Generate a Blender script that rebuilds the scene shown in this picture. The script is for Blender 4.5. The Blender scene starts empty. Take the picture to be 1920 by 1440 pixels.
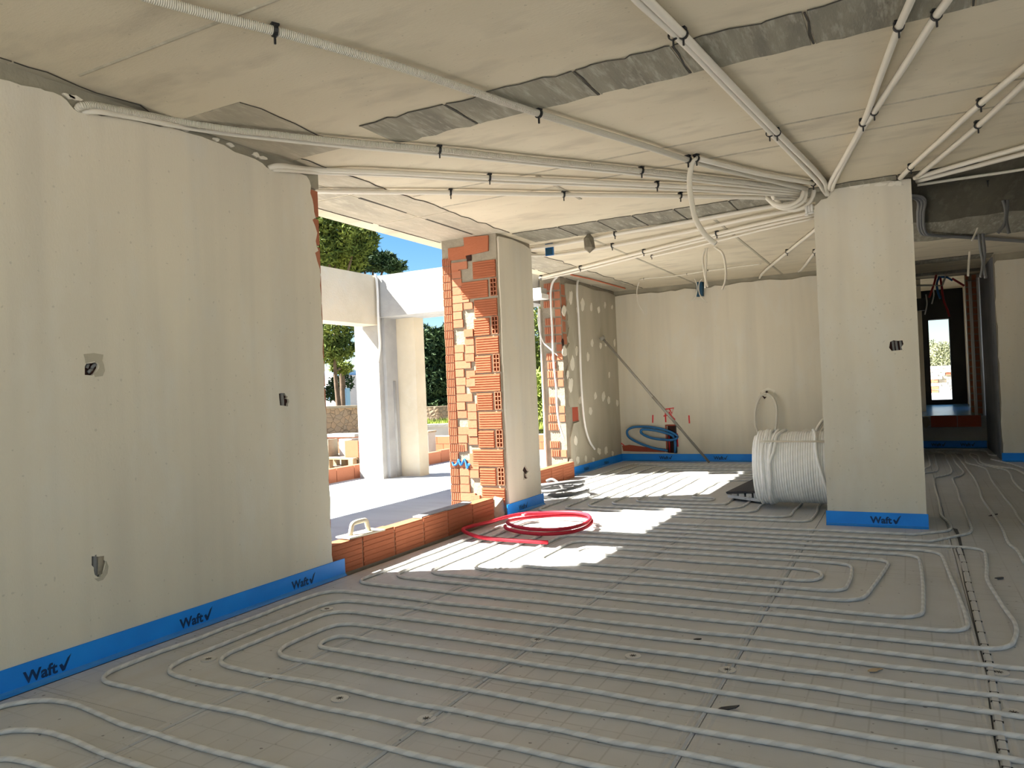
import bpy, bmesh, math, random
from mathutils import Vector, Matrix
from mathutils.geometry import tessellate_polygon

scene = bpy.context.scene
col = scene.collection
rnd = random.Random(7)

# ------------------------------------------------------------------ camera
FPX, YAW, PITCH, ROLL, CAMH = 1396.6, 0.4867, 0.009, -0.042, 1.35
_F = Vector((-math.sin(YAW) * math.cos(PITCH), math.cos(YAW) * math.cos(PITCH), math.sin(PITCH)))
_r = Vector((math.cos(YAW), math.sin(YAW), 0))
_u = _r.cross(_F)
_R = _r * math.cos(ROLL) + _u * math.sin(ROLL)
_U = -_r * math.sin(ROLL) + _u * math.cos(ROLL)
cam_d = bpy.data.cameras.new('camera')
cam = bpy.data.objects.new('camera', cam_d)
col.objects.link(cam)
cam_d.sensor_width = 36.0
cam_d.lens = 36.0 * FPX / 1920.0
cam_d.clip_end = 500
m = Matrix.Identity(4)
for i in range(3):
    m[i][0], m[i][1], m[i][2] = _R[i], _U[i], -_F[i]
m[0][3], m[1][3], m[2][3] = 0, 0, CAMH
cam.matrix_world = m
scene.camera = cam

# ------------------------------------------------------------------ sky, sun, exposure
SUN = Vector((1.0, 0.5, -1.16)).normalized()          # direction the light travels
world = bpy.data.worlds.new('world')
scene.world = world
world.use_nodes = True
wn = world.node_tree
wn.nodes.clear()
sky = wn.nodes.new('ShaderNodeTexSky')
sky.sky_type = 'NISHITA'
sky.sun_disc = False
sky.sun_elevation = math.asin(-SUN.z)
sky.sun_rotation = math.atan2(-SUN.x, -SUN.y)
sky.air_density = 1.0
sky.dust_density = 0.4
sky.ozone_density = 2.5
bgn = wn.nodes.new('ShaderNodeBackground')
bgn.inputs['Strength'].default_value = 0.055
wo = wn.nodes.new('ShaderNodeOutputWorld')
hs = wn.nodes.new('ShaderNodeHueSaturation')
hs.inputs['Saturation'].default_value = 1.35
hs.inputs['Value'].default_value = 1.3
wn.links.new(sky.outputs[0], hs.inputs['Color'])
wn.links.new(hs.outputs[0], bgn.inputs['Color'])
wn.links.new(bgn.outputs[0], wo.inputs['Surface'])
sun_d = bpy.data.lights.new('sun', 'SUN')
sun_d.energy = 13.0
sun_d.angle = math.radians(0.55)
sun_d.color = (1.0, 0.95, 0.86)
sun = bpy.data.objects.new('sun', sun_d)
sun.rotation_euler = SUN.to_track_quat('-Z', 'Y').to_euler()
sun.location = (-20, -10, 25)
col.objects.link(sun)
vs = scene.view_settings
vs.view_transform = 'Standard'
vs.look = 'None'
vs.gamma = 1.0
vs.use_curve_mapping = False
vs.exposure = 1.5
scene.cycles.max_bounces = 8
scene.cycles.diffuse_bounces = 5
scene.cycles.glossy_bounces = 2
scene.cycles.transmission_bounces = 4
scene.cycles.use_adaptive_sampling = True
scene.cycles.adaptive_threshold = .08
scene.cycles.caustics_reflective = False
scene.cycles.caustics_refractive = False
scene.cycles.sample_clamp_indirect = 6.0

# ------------------------------------------------------------------ unprojection of photo points onto real planes
def ray(x, y):
    return _F * FPX + _R * (x - 960.0) - _U * (y - 720.0)
CP = Vector((0, 0, CAMH))
def atz(p, z=0.0):
    d = ray(*p); return CP + d * ((z - CAMH) / d.z)
def onx(p, x):
    d = ray(*p); return CP + d * (x / d.x)
def ony(p, y):
    d = ray(*p); return CP + d * (y / d.y)

HC = 3.067           # ceiling height
XL = -3.84           # left wall plaster face
YB = 12.82           # back wall
XF = -4.60           # far left wall
YP = 7.39            # pillar front
XS = -4.82           # slab edge
ZT = -0.05           # terrace level
XR = 5.0
YR = -3.2

# ------------------------------------------------------------------ materials
MATS = {}
def new_mat(name):
    mt = bpy.data.materials.new(name); mt.use_nodes = True
    nt = mt.node_tree; b = nt.nodes['Principled BSDF']
    MATS[name] = mt
    return mt, nt, b
def ramp_mix(nt, fac, c1, c2):
    mx = nt.nodes.new('ShaderNodeMix'); mx.data_type = 'RGBA'
    nt.links.new(fac, mx.inputs[0])
    if isinstance(c1, tuple): mx.inputs[6].default_value = (*c1, 1)
    else: nt.links.new(c1, mx.inputs[6])
    if isinstance(c2, tuple): mx.inputs[7].default_value = (*c2, 1)
    else: nt.links.new(c2, mx.inputs[7])
    return mx.outputs[2]
def noise(nt, vec, scale, detail=4, rough=.55, stretch=None):
    if stretch:
        mp = nt.nodes.new('ShaderNodeMapping'); mp.inputs['Scale'].default_value = stretch
        nt.links.new(vec, mp.inputs[0]); vec = mp.outputs[0]
    n = nt.nodes.new('ShaderNodeTexNoise')
    n.inputs['Scale'].default_value = scale; n.inputs['Detail'].default_value = detail
    n.inputs['Roughness'].default_value = rough
    nt.links.new(vec, n.inputs['Vector'])
    return n.outputs['Fac']
def maprange(nt, v, a, b, c=0.0, d=1.0):
    r = nt.nodes.new('ShaderNodeMapRange')
    r.inputs[1].default_value = a; r.inputs[2].default_value = b
    r.inputs[3].default_value = c; r.inputs[4].default_value = d
    nt.links.new(v, r.inputs[0]); return r.outputs[0]
def math_n(nt, op, a, b=None):
    n = nt.nodes.new('ShaderNodeMath'); n.operation = op
    for i, v in enumerate((a, b)):
        if v is None: continue
        if isinstance(v, (int, float)): n.inputs[i].default_value = v
        else: nt.links.new(v, n.inputs[i])
    return n.outputs[0]
def objco(nt):
    tc = nt.nodes.new('ShaderNodeTexCoord'); return tc.outputs['Object']
def bump(nt, b, h, strength, dist=0.01):
    bp = nt.nodes.new('ShaderNodeBump'); bp.inputs['Strength'].default_value = strength
    bp.inputs['Distance'].default_value = dist
    nt.links.new(h, bp.inputs['Height']); nt.links.new(bp.outputs[0], b.inputs['Normal'])
def mineral(name, c1, c2, scale=1.2, rough=.9, bmp=.25, fine=60, c3=None, stretch=None, speck=.0, spec=.25, streak=0):
    mt, nt, b = new_mat(name)
    oc = objco(nt)
    a = maprange(nt, noise(nt, oc, scale, 3, .6, stretch), .34, .66)
    c = ramp_mix(nt, a, c1, c2)
    if c3:
        a2 = maprange(nt, noise(nt, oc, scale * 3.7, 3, .7, stretch), .5, .72)
        c = ramp_mix(nt, a2, c, c3)
    if streak:
        k_ = maprange(nt, noise(nt, oc, 1.6, 2, .6, (3.0, 3.0, .22)), .45, .75)
        c = ramp_mix(nt, math_n(nt, 'MULTIPLY', k_, streak), c, (c2[0] * .72, c2[1] * .73, c2[2] * .76))
    if speck:
        s = maprange(nt, noise(nt, oc, 45, 0, .5), .80, .83)
        s = math_n(nt, 'MULTIPLY', s, speck)
        c = ramp_mix(nt, s, c, (c1[0] * .35, c1[1] * .35, c1[2] * .35))
    nt.links.new(c, b.inputs['Base Color'])
    b.inputs['Roughness'].default_value = rough
    b.inputs['Specular IOR Level'].default_value = spec
    if bmp:
        bump(nt, b, noise(nt, oc, fine, 2, .65, stretch), bmp, .008)
    return mt
def plain(name, c, rough=.5, metal=0.0, spec=.4):
    mt, nt, b = new_mat(name)
    b.inputs['Base Color'].default_value = (*c, 1)
    b.inputs['Roughness'].default_value = rough
    b.inputs['Metallic'].default_value = metal
    b.inputs['Specular IOR Level'].default_value = spec
    return mt
def varied(name, c1, c2, rough=.85, bmp=.3, fine=50, stretch=None, spec=.2):
    """colour differs from piece to piece (object random) plus grain"""
    mt, nt, b = new_mat(name)
    oc = objco(nt)
    oi = nt.nodes.new('ShaderNodeObjectInfo')
    f = math_n(nt, 'ADD', math_n(nt, 'MULTIPLY', oi.outputs['Random'], .6), math_n(nt, 'MULTIPLY', noise(nt, oc, 9, 2, .6), .4))
    c = ramp_mix(nt, f, c1, c2)
    nt.links.new(c, b.inputs['Base Color'])
    b.inputs['Roughness'].default_value = rough
    b.inputs['Specular IOR Level'].default_value = spec
    bump(nt, b, noise(nt, oc, fine, 2, .6, stretch), bmp, .006)
    return mt

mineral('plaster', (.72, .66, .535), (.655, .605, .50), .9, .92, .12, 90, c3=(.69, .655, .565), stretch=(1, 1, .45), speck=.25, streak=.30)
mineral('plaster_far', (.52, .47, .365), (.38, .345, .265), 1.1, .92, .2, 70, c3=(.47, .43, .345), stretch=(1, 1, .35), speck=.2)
mineral('ceiling_coat', (.66, .59, .445), (.585, .515, .38), .8, .93, .18, 60, c3=(.50, .44, .33), stretch=(.5, 1.2, 1), speck=.3)
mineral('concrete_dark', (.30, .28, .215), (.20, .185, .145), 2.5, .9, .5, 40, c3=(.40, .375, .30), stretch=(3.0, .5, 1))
mineral('ceiling_dark', (.115, .105, .075), (.08, .072, .052), 1.2, .9, .5, 40, c3=(.15, .135, .10), stretch=(3.0, .5, 1))
mineral('concrete_edge', (.46, .41, .31), (.34, .31, .24), 2.2, .9, .5, 35, c3=(.50, .45, .35), stretch=(1.5, .5, 1))
mineral('concrete_wall', (.37, .34, .26), (.26, .24, .185), 2.0, .9, .5, 30)
mineral('concrete_grey', (.42, .42, .41), (.33, .33, .33), 1.6, .9, .35, 30)
mineral('terrace_concrete', (.51, .535, .56), (.455, .475, .50), .7, .8, .12, 40, c3=(.43, .445, .465), stretch=(.6, 2.2, 1))
mineral('render_beige', (.64, .56, .43), (.56, .49, .37), 1.5, .93, .35, 45, c3=(.60, .54, .43))
mineral('render_white', (.40, .395, .375), (.33, .325, .31), 2.2, .93, .9, 22)
mineral('mortar', (.33, .29, .22), (.265, .23, .175), 6, .95, .9, 28)
mineral('dab', (.80, .75, .64), (.74, .69, .58), 4, .9, .6, 50)
mineral('grey_blue', (.20, .21, .23), (.15, .16, .18), 2, .9, .3, 40)
mineral('ground', (.34, .30, .245), (.27, .24, .19), .6, .95, .6, 12)
mineral('nest', (.26, .23, .17), (.17, .15, .11), 9, .95, 1, 30)
mineral('unlit_black', (.008, .008, .008), (.014, .013, .012), 2, .8, .3, 30)  # near-black puts the lack of light into the end wall's colour
varied('brick', (.42, .145, .072), (.33, .105, .05), .85, .55, 30, (1, 1, 9))
varied('brick_plain', (.43, .175, .098), (.35, .125, .068), .85, .35, 40)
varied('brick_dark', (.44, .10, .06), (.33, .075, .045), .8, .3, 40)
plain('hole_shade', (.035, .012, .008), .95)  # near-black that paints the shade inside holes and recesses
plain('crack', (.05, .045, .035), .95)
plain('black', (.012, .012, .013), .5)
plain('dark_foam', (.045, .045, .05), .8)
plain('red_wire', (.35, .015, .015), .5)
plain('blue_wire', (.01, .12, .35), .45)
plain('blue_box', (.006, .06, .12), .5)
plain('steel', (.33, .31, .27), .5, .3)
plain('red_paint', (.75, .05, .06), .8)
plain('blue_paint', (.04, .22, .55), .8)
plain('orange_line', (.55, .16, .08), .8)
plain('logo_ink', (.003, .035, .13), .55)
plain('white_plastic', (.72, .70, .66), .5)
plain('wood', (.45, .34, .21), .85)
mineral('wood_pale', (.36, .28, .18), (.28, .21, .135), 5, .9, .4, 30)
mineral('beige_tool', (.60, .54, .42), (.50, .45, .35), 5, .7, .3, 40)
mineral('white_house', (.50, .50, .51), (.46, .46, .47), 1, .9, .05)
plain('house_blue', (.25, .42, .60), .7)

def m_floor():
    mt, nt, b = new_mat('board_film')
    oc = objco(nt)
    n1 = maprange(nt, noise(nt, oc, 1.3, 4, .65), .3, .7)
    c = ramp_mix(nt, n1, (.44, .445, .445), (.53, .535, .535))
    st = maprange(nt, noise(nt, oc, 4, 3, .7, (1, .25, 1)), .52, .75)
    c = ramp_mix(nt, math_n(nt, 'MULTIPLY', st, .5), c, (.47, .45, .40))
    # printed 10 cm grid, faint
    sp = nt.nodes.new('ShaderNodeSeparateXYZ'); nt.links.new(oc, sp.inputs[0])
    g = None
    for ax in (0, 1):
        v = math_n(nt, 'FRACT', math_n(nt, 'MULTIPLY', sp.outputs[ax], 8.2))
        l = maprange(nt, math_n(nt, 'ABSOLUTE', math_n(nt, 'SUBTRACT', v, .5)), .018, .045, 1, 0)
        g = l if g is None else math_n(nt, 'MAXIMUM', g, l)
    brk = maprange(nt, noise(nt, oc, 1.1, 3, .5), .42, .6)
    g = math_n(nt, 'MULTIPLY', math_n(nt, 'MULTIPLY', g, brk), .55)
    c = ramp_mix(nt, g, c, (.29, .285, .275))
    s = maprange(nt, noise(nt, oc, 38, 0, .5), .80, .83)
    c = ramp_mix(nt, math_n(nt, 'MULTIPLY', s, .7), c, (.08, .075, .07))
    nt.links.new(c, b.inputs['Base Color'])
    b.inputs['Roughness'].default_value = .48
    b.inputs['Specular IOR Level'].default_value = .35
    bump(nt, b, noise(nt, oc, 7, 2, .6), .12, .02)
m_floor()

def m_pipe(name, c1, c2, per, rough=.45, spec=.4, duty=.5, trans=.3):
    mt, nt, b = new_mat(name)
    uv = nt.nodes.new('ShaderNodeUVMap')
    sp = nt.nodes.new('ShaderNodeSeparateXYZ'); nt.links.new(uv.outputs[0], sp.inputs[0])
    ph = math_n(nt, 'ADD', math_n(nt, 'MULTIPLY', sp.outputs[0], 1.0 / per), sp.outputs[1])
    fr = math_n(nt, 'FRACT', ph)
    f = maprange(nt, math_n(nt, 'ABSOLUTE', math_n(nt, 'SUBTRACT', fr, .5)), duty * .5 - .03, duty * .5 + .03)
    cc = ramp_mix(nt, f, c1, c2)
    nt.links.new(cc, b.inputs['Base Color'])
    b.inputs['Roughness'].default_value = rough
    b.inputs['Specular IOR Level'].default_value = spec
    if not trans: return
    tr = nt.nodes.new('ShaderNodeBsdfTranslucent'); nt.links.new(cc, tr.inputs['Color'])   # milky plastic lets light through
    mx = nt.nodes.new('ShaderNodeMixShader'); mx.inputs[0].default_value = trans
    nt.links.new(b.outputs[0], mx.inputs[1]); nt.links.new(tr.outputs[0], mx.inputs[2])
    nt.links.new(mx.outputs[0], nt.nodes['Material Output'].inputs['Surface'])
m_pipe('pipe_white', (.82, .815, .79), (.72, .715, .69), .10, .42)
m_pipe('pipe_coil', (.95, .95, .93), (.92, .92, .90), .09, .45, trans=0)
def m_flex(name, c):
    mt, nt, b = new_mat(name)
    uv = nt.nodes.new('ShaderNodeUVMap')
    sp = nt.nodes.new('ShaderNodeSeparateXYZ'); nt.links.new(uv.outputs[0], sp.inputs[0])
    h = math_n(nt, 'SINE', math_n(nt, 'MULTIPLY', sp.outputs[0], 2 * math.pi / .009))
    b.inputs['Base Color'].default_value = (*c, 1)
    b.inputs['Roughness'].default_value = .55
    bump(nt, b, h, .8, .003)
m_flex('conduit_flex', (.64, .60, .50))
plain('conduit', (.68, .635, .54), .5)
plain('conduit_grey', (.19, .19, .19), .5)
plain('pipe_red', (.46, .012, .03), .6)
plain('pipe_blue', (.015, .14, .36), .4)

def m_strip():
    mt, nt, b = new_mat('strip_blue')
    oc = objco(nt)
    n1 = maprange(nt, noise(nt, oc, 3, 3, .5), .35, .7)
    nt.links.new(ramp_mix(nt, n1, (.002, .23, .80), (.004, .29, .92)), b.inputs['Base Color'])
    b.inputs['Roughness'].default_value = .5
m_strip()
plain('strip_film', (.02, .22, .62), .25)
plain('floor_film', (.10, .24, .40), .25)

def m_leaf(name, c1, c2, sc=1.2):
    mt, nt, b = new_mat(name)
    oc = objco(nt)
    f = maprange(nt, noise(nt, oc, sc, 4, .6), .35, .68)
    nt.links.new(ramp_mix(nt, f, c1, c2), b.inputs['Base Color'])
    b.inputs['Roughness'].default_value = .7
    b.inputs['Specular IOR Level'].default_value = .15
m_leaf('pine_green', (.045, .075, .018), (.16, .20, .04))
m_leaf('pine_dark', (.02, .045, .02), (.05, .085, .03))
m_leaf('bush_green', (.14, .20, .03), (.30, .36, .08))
m_leaf('hedge_green', (.18, .20, .10), (.38, .38, .24), 3)
m_leaf('grass_green', (.20, .27, .04), (.34, .38, .09), 3)
mineral('bark', (.14, .10, .07), (.09, .065, .045), 6, .95, .8, 20)
def m_stones():
    mt, nt, b = new_mat('stone_wall')
    oc = objco(nt)
    v = nt.nodes.new('ShaderNodeTexVoronoi'); v.inputs['Scale'].default_value = 5.5
    nt.links.new(oc, v.inputs['Vector'])
    e = nt.nodes.new('ShaderNodeTexVoronoi'); e.feature = 'DISTANCE_TO_EDGE'; e.inputs['Scale'].default_value = 5.5
    nt.links.new(oc, e.inputs['Vector'])
    sp = nt.nodes.new('ShaderNodeSeparateColor'); nt.links.new(v.outputs['Color'], sp.inputs[0])
    c = ramp_mix(nt, sp.outputs[0], (.33, .235, .15), (.27, .215, .155))
    g = maprange(nt, e.outputs['Distance'], .0, .06, 1, 0)
    c = ramp_mix(nt, g, c, (.11, .085, .06))
    nt.links.new(c, b.inputs['Base Color']); b.inputs['Roughness'].default_value = .95
    bump(nt, b, e.outputs['Distance'], .8, .05)
m_stones()

# ------------------------------------------------------------------ mesh helpers
class MB:
    def __init__(s): s.v = []; s.f = []; s.uv = []; s.has_uv = False
    def quad_faces(s, base, faces):
        for f in faces: s.f.append([base + i for i in f]); s.uv.append(None)
    def box(s, x0, x1, y0, y1, z0, z1):
        b = len(s.v)
        s.v += [(x0, y0, z0), (x1, y0, z0), (x1, y1, z0), (x0, y1, z0), (x0, y0, z1), (x1, y0, z1), (x1, y1, z1), (x0, y1, z1)]
        s.quad_faces(b, [(0, 3, 2, 1), (4, 5, 6, 7), (0, 1, 5, 4), (1, 2, 6, 5), (2, 3, 7, 6), (3, 0, 4, 7)])
        return s
    def hexa(s, c8):
        b = len(s.v); s.v += [tuple(p) for p in c8]
        s.quad_faces(b, [(0, 3, 2, 1), (4, 5, 6, 7), (0, 1, 5, 4), (1, 2, 6, 5), (2, 3, 7, 6), (3, 0, 4, 7)])
        return s
    def tube(s, pts, r, seg=8, cap=True, closed=False, u0=0.0):
        pts = [Vector(p) for p in pts]
        n = len(pts)
        rr = r if callable(r) else (lambda t: r)
        tang = []
        for i in range(n):
            if closed: t = pts[(i + 1) % n] - pts[i - 1]
            else: t = pts[min(i + 1, n - 1)] - pts[max(i - 1, 0)]
            if t.length < 1e-9: t = Vector((0, 0, 1))
            tang.append(t.normalized())
        a = Vector((0, 0, 1)) if abs(tang[0].z) < .9 else Vector((1, 0, 0))
        nrm = (a - tang[0] * a.dot(tang[0])).normalized()
        base = len(s.v); L = u0; us = []
        for i in range(n):
            if i: L += (pts[i] - pts[i - 1]).length
            us.append(L)
            nrm = nrm - tang[i] * nrm.dot(tang[i])
            nrm.normalize()
            bn = tang[i].cross(nrm)
            R = rr(i / max(1, n - 1))
            for k in range(seg):
                an = 2 * math.pi * k / seg
                s.v.append(tuple(pts[i] + nrm * (R * math.cos(an)) + bn * (R * math.sin(an))))
        s.has_uv = True
        m_ = n if closed else n - 1
        for i in range(m_):
            j = (i + 1) % n
            ua, ub = us[i], us[j] if j else us[i] + .01
            for k in range(seg):
                k2 = (k + 1) % seg
                s.f.append([base + i * seg + k, base + j * seg + k, base + j * seg + k2, base + i * seg + k2])
                s.uv.append([(ua, k / seg), (ub, k / seg), (ub, (k + 1) / seg), (ua, (k + 1) / seg)])
        if cap and not closed:
            s.f.append([base + k for k in range(seg)][::-1]); s.uv.append(None)
            s.f.append([base + (n - 1) * seg + k for k in range(seg)]); s.uv.append(None)
        return s
    def plate(s, outer, holes, to3, depth):
        """flat polygon (2-D outline with holes) with thickness; to3(u,v,d) -> xyz, d=0 front, d=depth back"""
        loops = [outer] + list(holes)
        tess = tessellate_polygon([[Vector((p[0], p[1], 0)) for p in lp] for lp in loops])
        flat = [p for lp in loops for p in lp]
        base = len(s.v); n = len(flat)
        s.v += [tuple(to3(p[0], p[1], 0)) for p in flat] + [tuple(to3(p[0], p[1], depth)) for p in flat]
        for t in tess:
            s.f.append([base + i for i in t]); s.uv.append(None)
            s.f.append([base + n + i for i in t][::-1]); s.uv.append(None)
        o = 0
        for lp in loops:
            k = len(lp)
            for i in range(k):
                j = (i + 1) % k
                s.f.append([base + o + i, base + o + j, base + n + o + j, base + n + o + i]); s.uv.append(None)
            o += k
        return s
    def tri(s, a, b, c):
        k = len(s.v); s.v += [tuple(a), tuple(b), tuple(c)]; s.f.append([k, k + 1, k + 2]); s.uv.append(None)
    def mesh(s, name, mat, smooth=False):
        me = bpy.data.meshes.new(name)
        me.from_pydata(s.v, [], s.f)
        if s.has_uv:
            ul = me.uv_layers.new(name='UVMap')
            d = []
            for f, u in zip(s.f, s.uv):
                if u is None: d += [0.0, 0.0] * len(f)
                else:
                    for q in u: d += [q[0], q[1]]
            ul.data.foreach_set('uv', d)
        me.materials.append(MATS[mat])
        bm = bmesh.new(); bm.from_mesh(me); bmesh.ops.recalc_face_normals(bm, faces=bm.faces); bm.to_mesh(me); bm.free()
        if smooth:
            me.polygons.foreach_set('use_smooth', [True] * len(me.polygons))
        me.update()
        return me
    def build(s, name, mat, parent=None, smooth=False):
        return link(name, s.mesh(name, mat, smooth), parent)

def link(name, me, parent=None):
    o = bpy.data.objects.new(name, me)
    col.objects.link(o)
    if parent is not None: o.parent = parent
    return o
def tag(o, label=None, cat=None, group=None, kind=None):
    if label: o['label'] = label
    if cat: o['category'] = cat
    if group: o['group'] = group
    if kind: o['kind'] = kind
    return o
def empty(name, loc=(0, 0, 0), label=None, cat=None, group=None, kind=None, parent=None):
    o = bpy.data.objects.new(name, None); col.objects.link(o); o.location = loc
    o.empty_display_size = .1
    if parent is not None: o.parent = parent
    return tag(o, label, cat, group, kind)
def struct(o): o['kind'] = 'structure'; return o
def spline(pts, n=8, closed=False):
    P = [Vector(p) for p in pts]
    if closed: P = [P[-1]] + P + [P[0], P[1]]
    else: P = [P[0] * 2 - P[1]] + P + [P[-1] * 2 - P[-2]]
    out = []
    for i in range(1, len(P) - 2):
        p0, p1, p2, p3 = P[i - 1], P[i], P[i + 1], P[i + 2]
        t0 = 0.0; t1 = t0 + max(1e-4, (p1 - p0).length ** .5); t2 = t1 + max(1e-4, (p2 - p1).length ** .5); t3 = t2 + max(1e-4, (p3 - p2).length ** .5)
        for k in range(n):
            t = t1 + (t2 - t1) * k / n
            a1 = p0 * ((t1 - t) / (t1 - t0)) + p1 * ((t - t0) / (t1 - t0))
            a2 = p1 * ((t2 - t) / (t2 - t1)) + p2 * ((t - t1) / (t2 - t1))
            a3 = p2 * ((t3 - t) / (t3 - t2)) + p3 * ((t - t2) / (t3 - t2))
            b1 = a1 * ((t2 - t) / (t2 - t0)) + a2 * ((t - t0) / (t2 - t0))
            b2 = a2 * ((t3 - t) / (t3 - t1)) + a3 * ((t - t1) / (t3 - t1))
            out.append(b1 * ((t2 - t) / (t2 - t1)) + b2 * ((t - t1) / (t2 - t1)))
    if not closed: out.append(P[-2])
    return out
def fillet(pts, rad, wob=0.012, seed=1):
    """polyline on the floor -> rounded corners, long runs cut so that they can waver a little"""
    rg = random.Random(seed)
    P = [Vector(p) for p in pts]; out = [P[0]]
    for i in range(1, len(P) - 1):
        a, b, c = P[i - 1], P[i], P[i + 1]
        u = (a - b); v = (c - b)
        r = min(rad * rg.uniform(.85, 1.15), u.length * .48, v.length * .48)
        u.normalize(); v.normalize()
        s_, e_ = b + u * r, b + v * r
        for k in range(7):
            t = k / 6
            out.append(s_ * ((1 - t) ** 2) + b * (2 * t * (1 - t)) + e_ * (t * t))
    out.append(P[-1])
    res = [out[0]]
    for p in out[1:]:
        d = p - res[-1]; L = d.length
        if L > .3:
            k = int(L / .22); q0 = res[-1].copy(); nv = Vector((-d.y, d.x, 0)).normalized()
            for j in range(1, k):
                res.append(q0 + d * (j / k) + nv * rg.uniform(-wob, wob))
        res.append(p)
    return spline(res, 2)
def rag(a, b, n, amp, rg):
    """ragged line between two 2-D points"""
    ax, ay = a; bx, by = b
    dx, dy = bx - ax, by - ay; L = math.hypot(dx, dy); nx, ny = -dy / L, dx / L
    out = []
    for i in range(n):
        t = (i + rg.uniform(.1, .9)) / n
        o = rg.uniform(-amp, amp)
        out.append((ax + dx * t + nx * o, ay + dy * t + ny * o))
    return [(ax, ay)] + out + [(bx, by)]
def blob2(cx, cy, rx, ry, rg, n=14, j=.25):
    return [(cx + rx * (1 + rg.uniform(-j, j)) * math.cos(2 * math.pi * k / n), cy + ry * (1 + rg.uniform(-j, j)) * math.sin(2 * math.pi * k / n)) for k in range(n)]

# ================================================================== STRUCTURE
# ---- floor: insulation boards 1.02 m wide with film-faced seams
floor = struct(MB().box(-4.6, XR, YR, 15.4, -.30, -.031).build('floor', 'concrete_grey'))
seams = [-4.60, -3.80, -2.785, -1.795, -.775, .262, 1.27, 2.28, 3.30, 4.30, XR]
for i in range(len(seams) - 1):
    x0, x1 = seams[i] + .002, seams[i + 1] - .002
    cuts = [7.92, 9.5, 12.8] if i == 0 else [YR, YR + 1.0 + (i % 3) * .7, 1.35 + (i % 3) * .75, 5.6 + (i % 2) * .9, 8.3 + (i % 3) * .3, 12.0, 15.395]
    for k in range(len(cuts) - 1):
        y0, y1 = cuts[k] + .0015, cuts[k + 1] - .0015
        MB().box(x0, x1, y0, y1, -.03, 0).build('insulation_board', 'board_film', floor)
# raised film folds along the seams
for i, sx in enumerate(seams[2:6]):
    for dx, w, h in ((-.045, .012, .004), (-.012, .008, .006), (.03, .016, .003)):
        mb = MB(); pts = []
        y = 1.2
        while y < 7.3:
            pts.append((sx + dx + rnd.uniform(-.004, .004), y)); y += .35
        for a, b in zip(pts[:-1], pts[1:]):
            mb.hexa([(a[0] - w, a[1], 0), (a[0] + w, a[1], 0), (b[0] + w, b[1], 0), (b[0] - w, b[1], 0),
                     (a[0] - w * .2, a[1], h), (a[0] + w * .2, a[1], h), (b[0] + w * .2, b[1], h), (b[0] - w * .2, b[1], h)])
        mb.build('seam_fold', 'board_film', floor)
# open gap in the boards right of the pillar
gap = [atz(p, .001) for p in [(1786, 990), (1795, 992), (1800, 1003), (1806, 1030), (1813, 1058), (1819, 1080), (1815, 1080), (1805, 1045), (1796, 1012), (1792, 1000)]]
MB().plate([(p.x, p.y) for p in gap], [], lambda u, v, d: (u, v, .0015 - d), .001).build('board_gap', 'black', floor)

# ---- ceiling slab
ceil = struct(MB().box(XS, XR + .3, YR - .5, 15.5, HC, HC + .32).build('ceiling', 'ceiling_coat'))
MB().box(-1.0, 2.2, 15.5, 21.6, 3.40, 3.7).build('raised_slab', 'ceiling_coat', ceil)
MB().box(-1.0, 2.2, 15.38, 15.5, HC, 3.7).build('slab_step', 'concrete_wall', ceil)
rg = random.Random(3)
def band(outline, mat, name='beam_band', d=.004):
    MB().plate(outline, [], lambda u, v, dd: (u, v, HC - d + dd * .9), d * .9).build(name, mat, ceil)
def crack(pts, w=.006, name='crack_line', mat='crack'):
    o = []
    for i, p in enumerate(pts):
        a = pts[max(0, i - 1)]; b = pts[min(len(pts) - 1, i + 1)]
        dx, dy = b[0] - a[0], b[1] - a[1]; L = math.hypot(dx, dy) or 1
        o.append((p, (-dy / L, dx / L)))
    up = [(p[0] + n[0] * w * rg.uniform(.3, 1), p[1] + n[1] * w * rg.uniform(.3, 1)) for p, n in o]
    dn = [(p[0] - n[0] * w * rg.uniform(.3, 1), p[1] - n[1] * w * rg.uniform(.3, 1)) for p, n in o]
    MB().plate(up + dn[::-1], [], lambda u, v, dd: (u, v, HC - .0065 + dd), .003).build(name, mat, ceil)
# bands across the room (bare concrete where the coat stops), split into cast lengths
xs_ = [-3.0, -2.35, -1.52, -.98, -.35, .35, 1.2]
for a, b in zip(xs_[:-1], xs_[1:]):
    lo = rag((a + .012, 3.73), (b - .012, 3.73), 7, .022, rg)
    hi = rag((b - .012, 4.13), (a + .012, 4.13), 7, .022, rg)
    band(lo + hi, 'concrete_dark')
    crack(lo, .005)
    crack([(b, 3.74), (b + .004, 3.85), (b - .005, 4.0), (b, 4.12)], .008)
xs_ = [-3.75, -3.2, -2.75, -2.38, -1.95, -1.42, -.9, .0, 1.1, 2.6]
for a, b in zip(xs_[:-1], xs_[1:]):
    lo = rag((a + .008, 7.22), (b - .008, 7.22), 6, .016, rg)
    hi = rag((b - .008, 7.80), (a + .008, 7.80), 6, .02, rg)
    band(lo + hi, 'ceiling_dark' if a > -.1 else 'concrete_dark')  # pieces right of the pillar drawn darker
    crack(lo, .006)
    crack([(b, 7.24), (b - .004, 7.5), (b + .004, 7.78)], .008)
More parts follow.
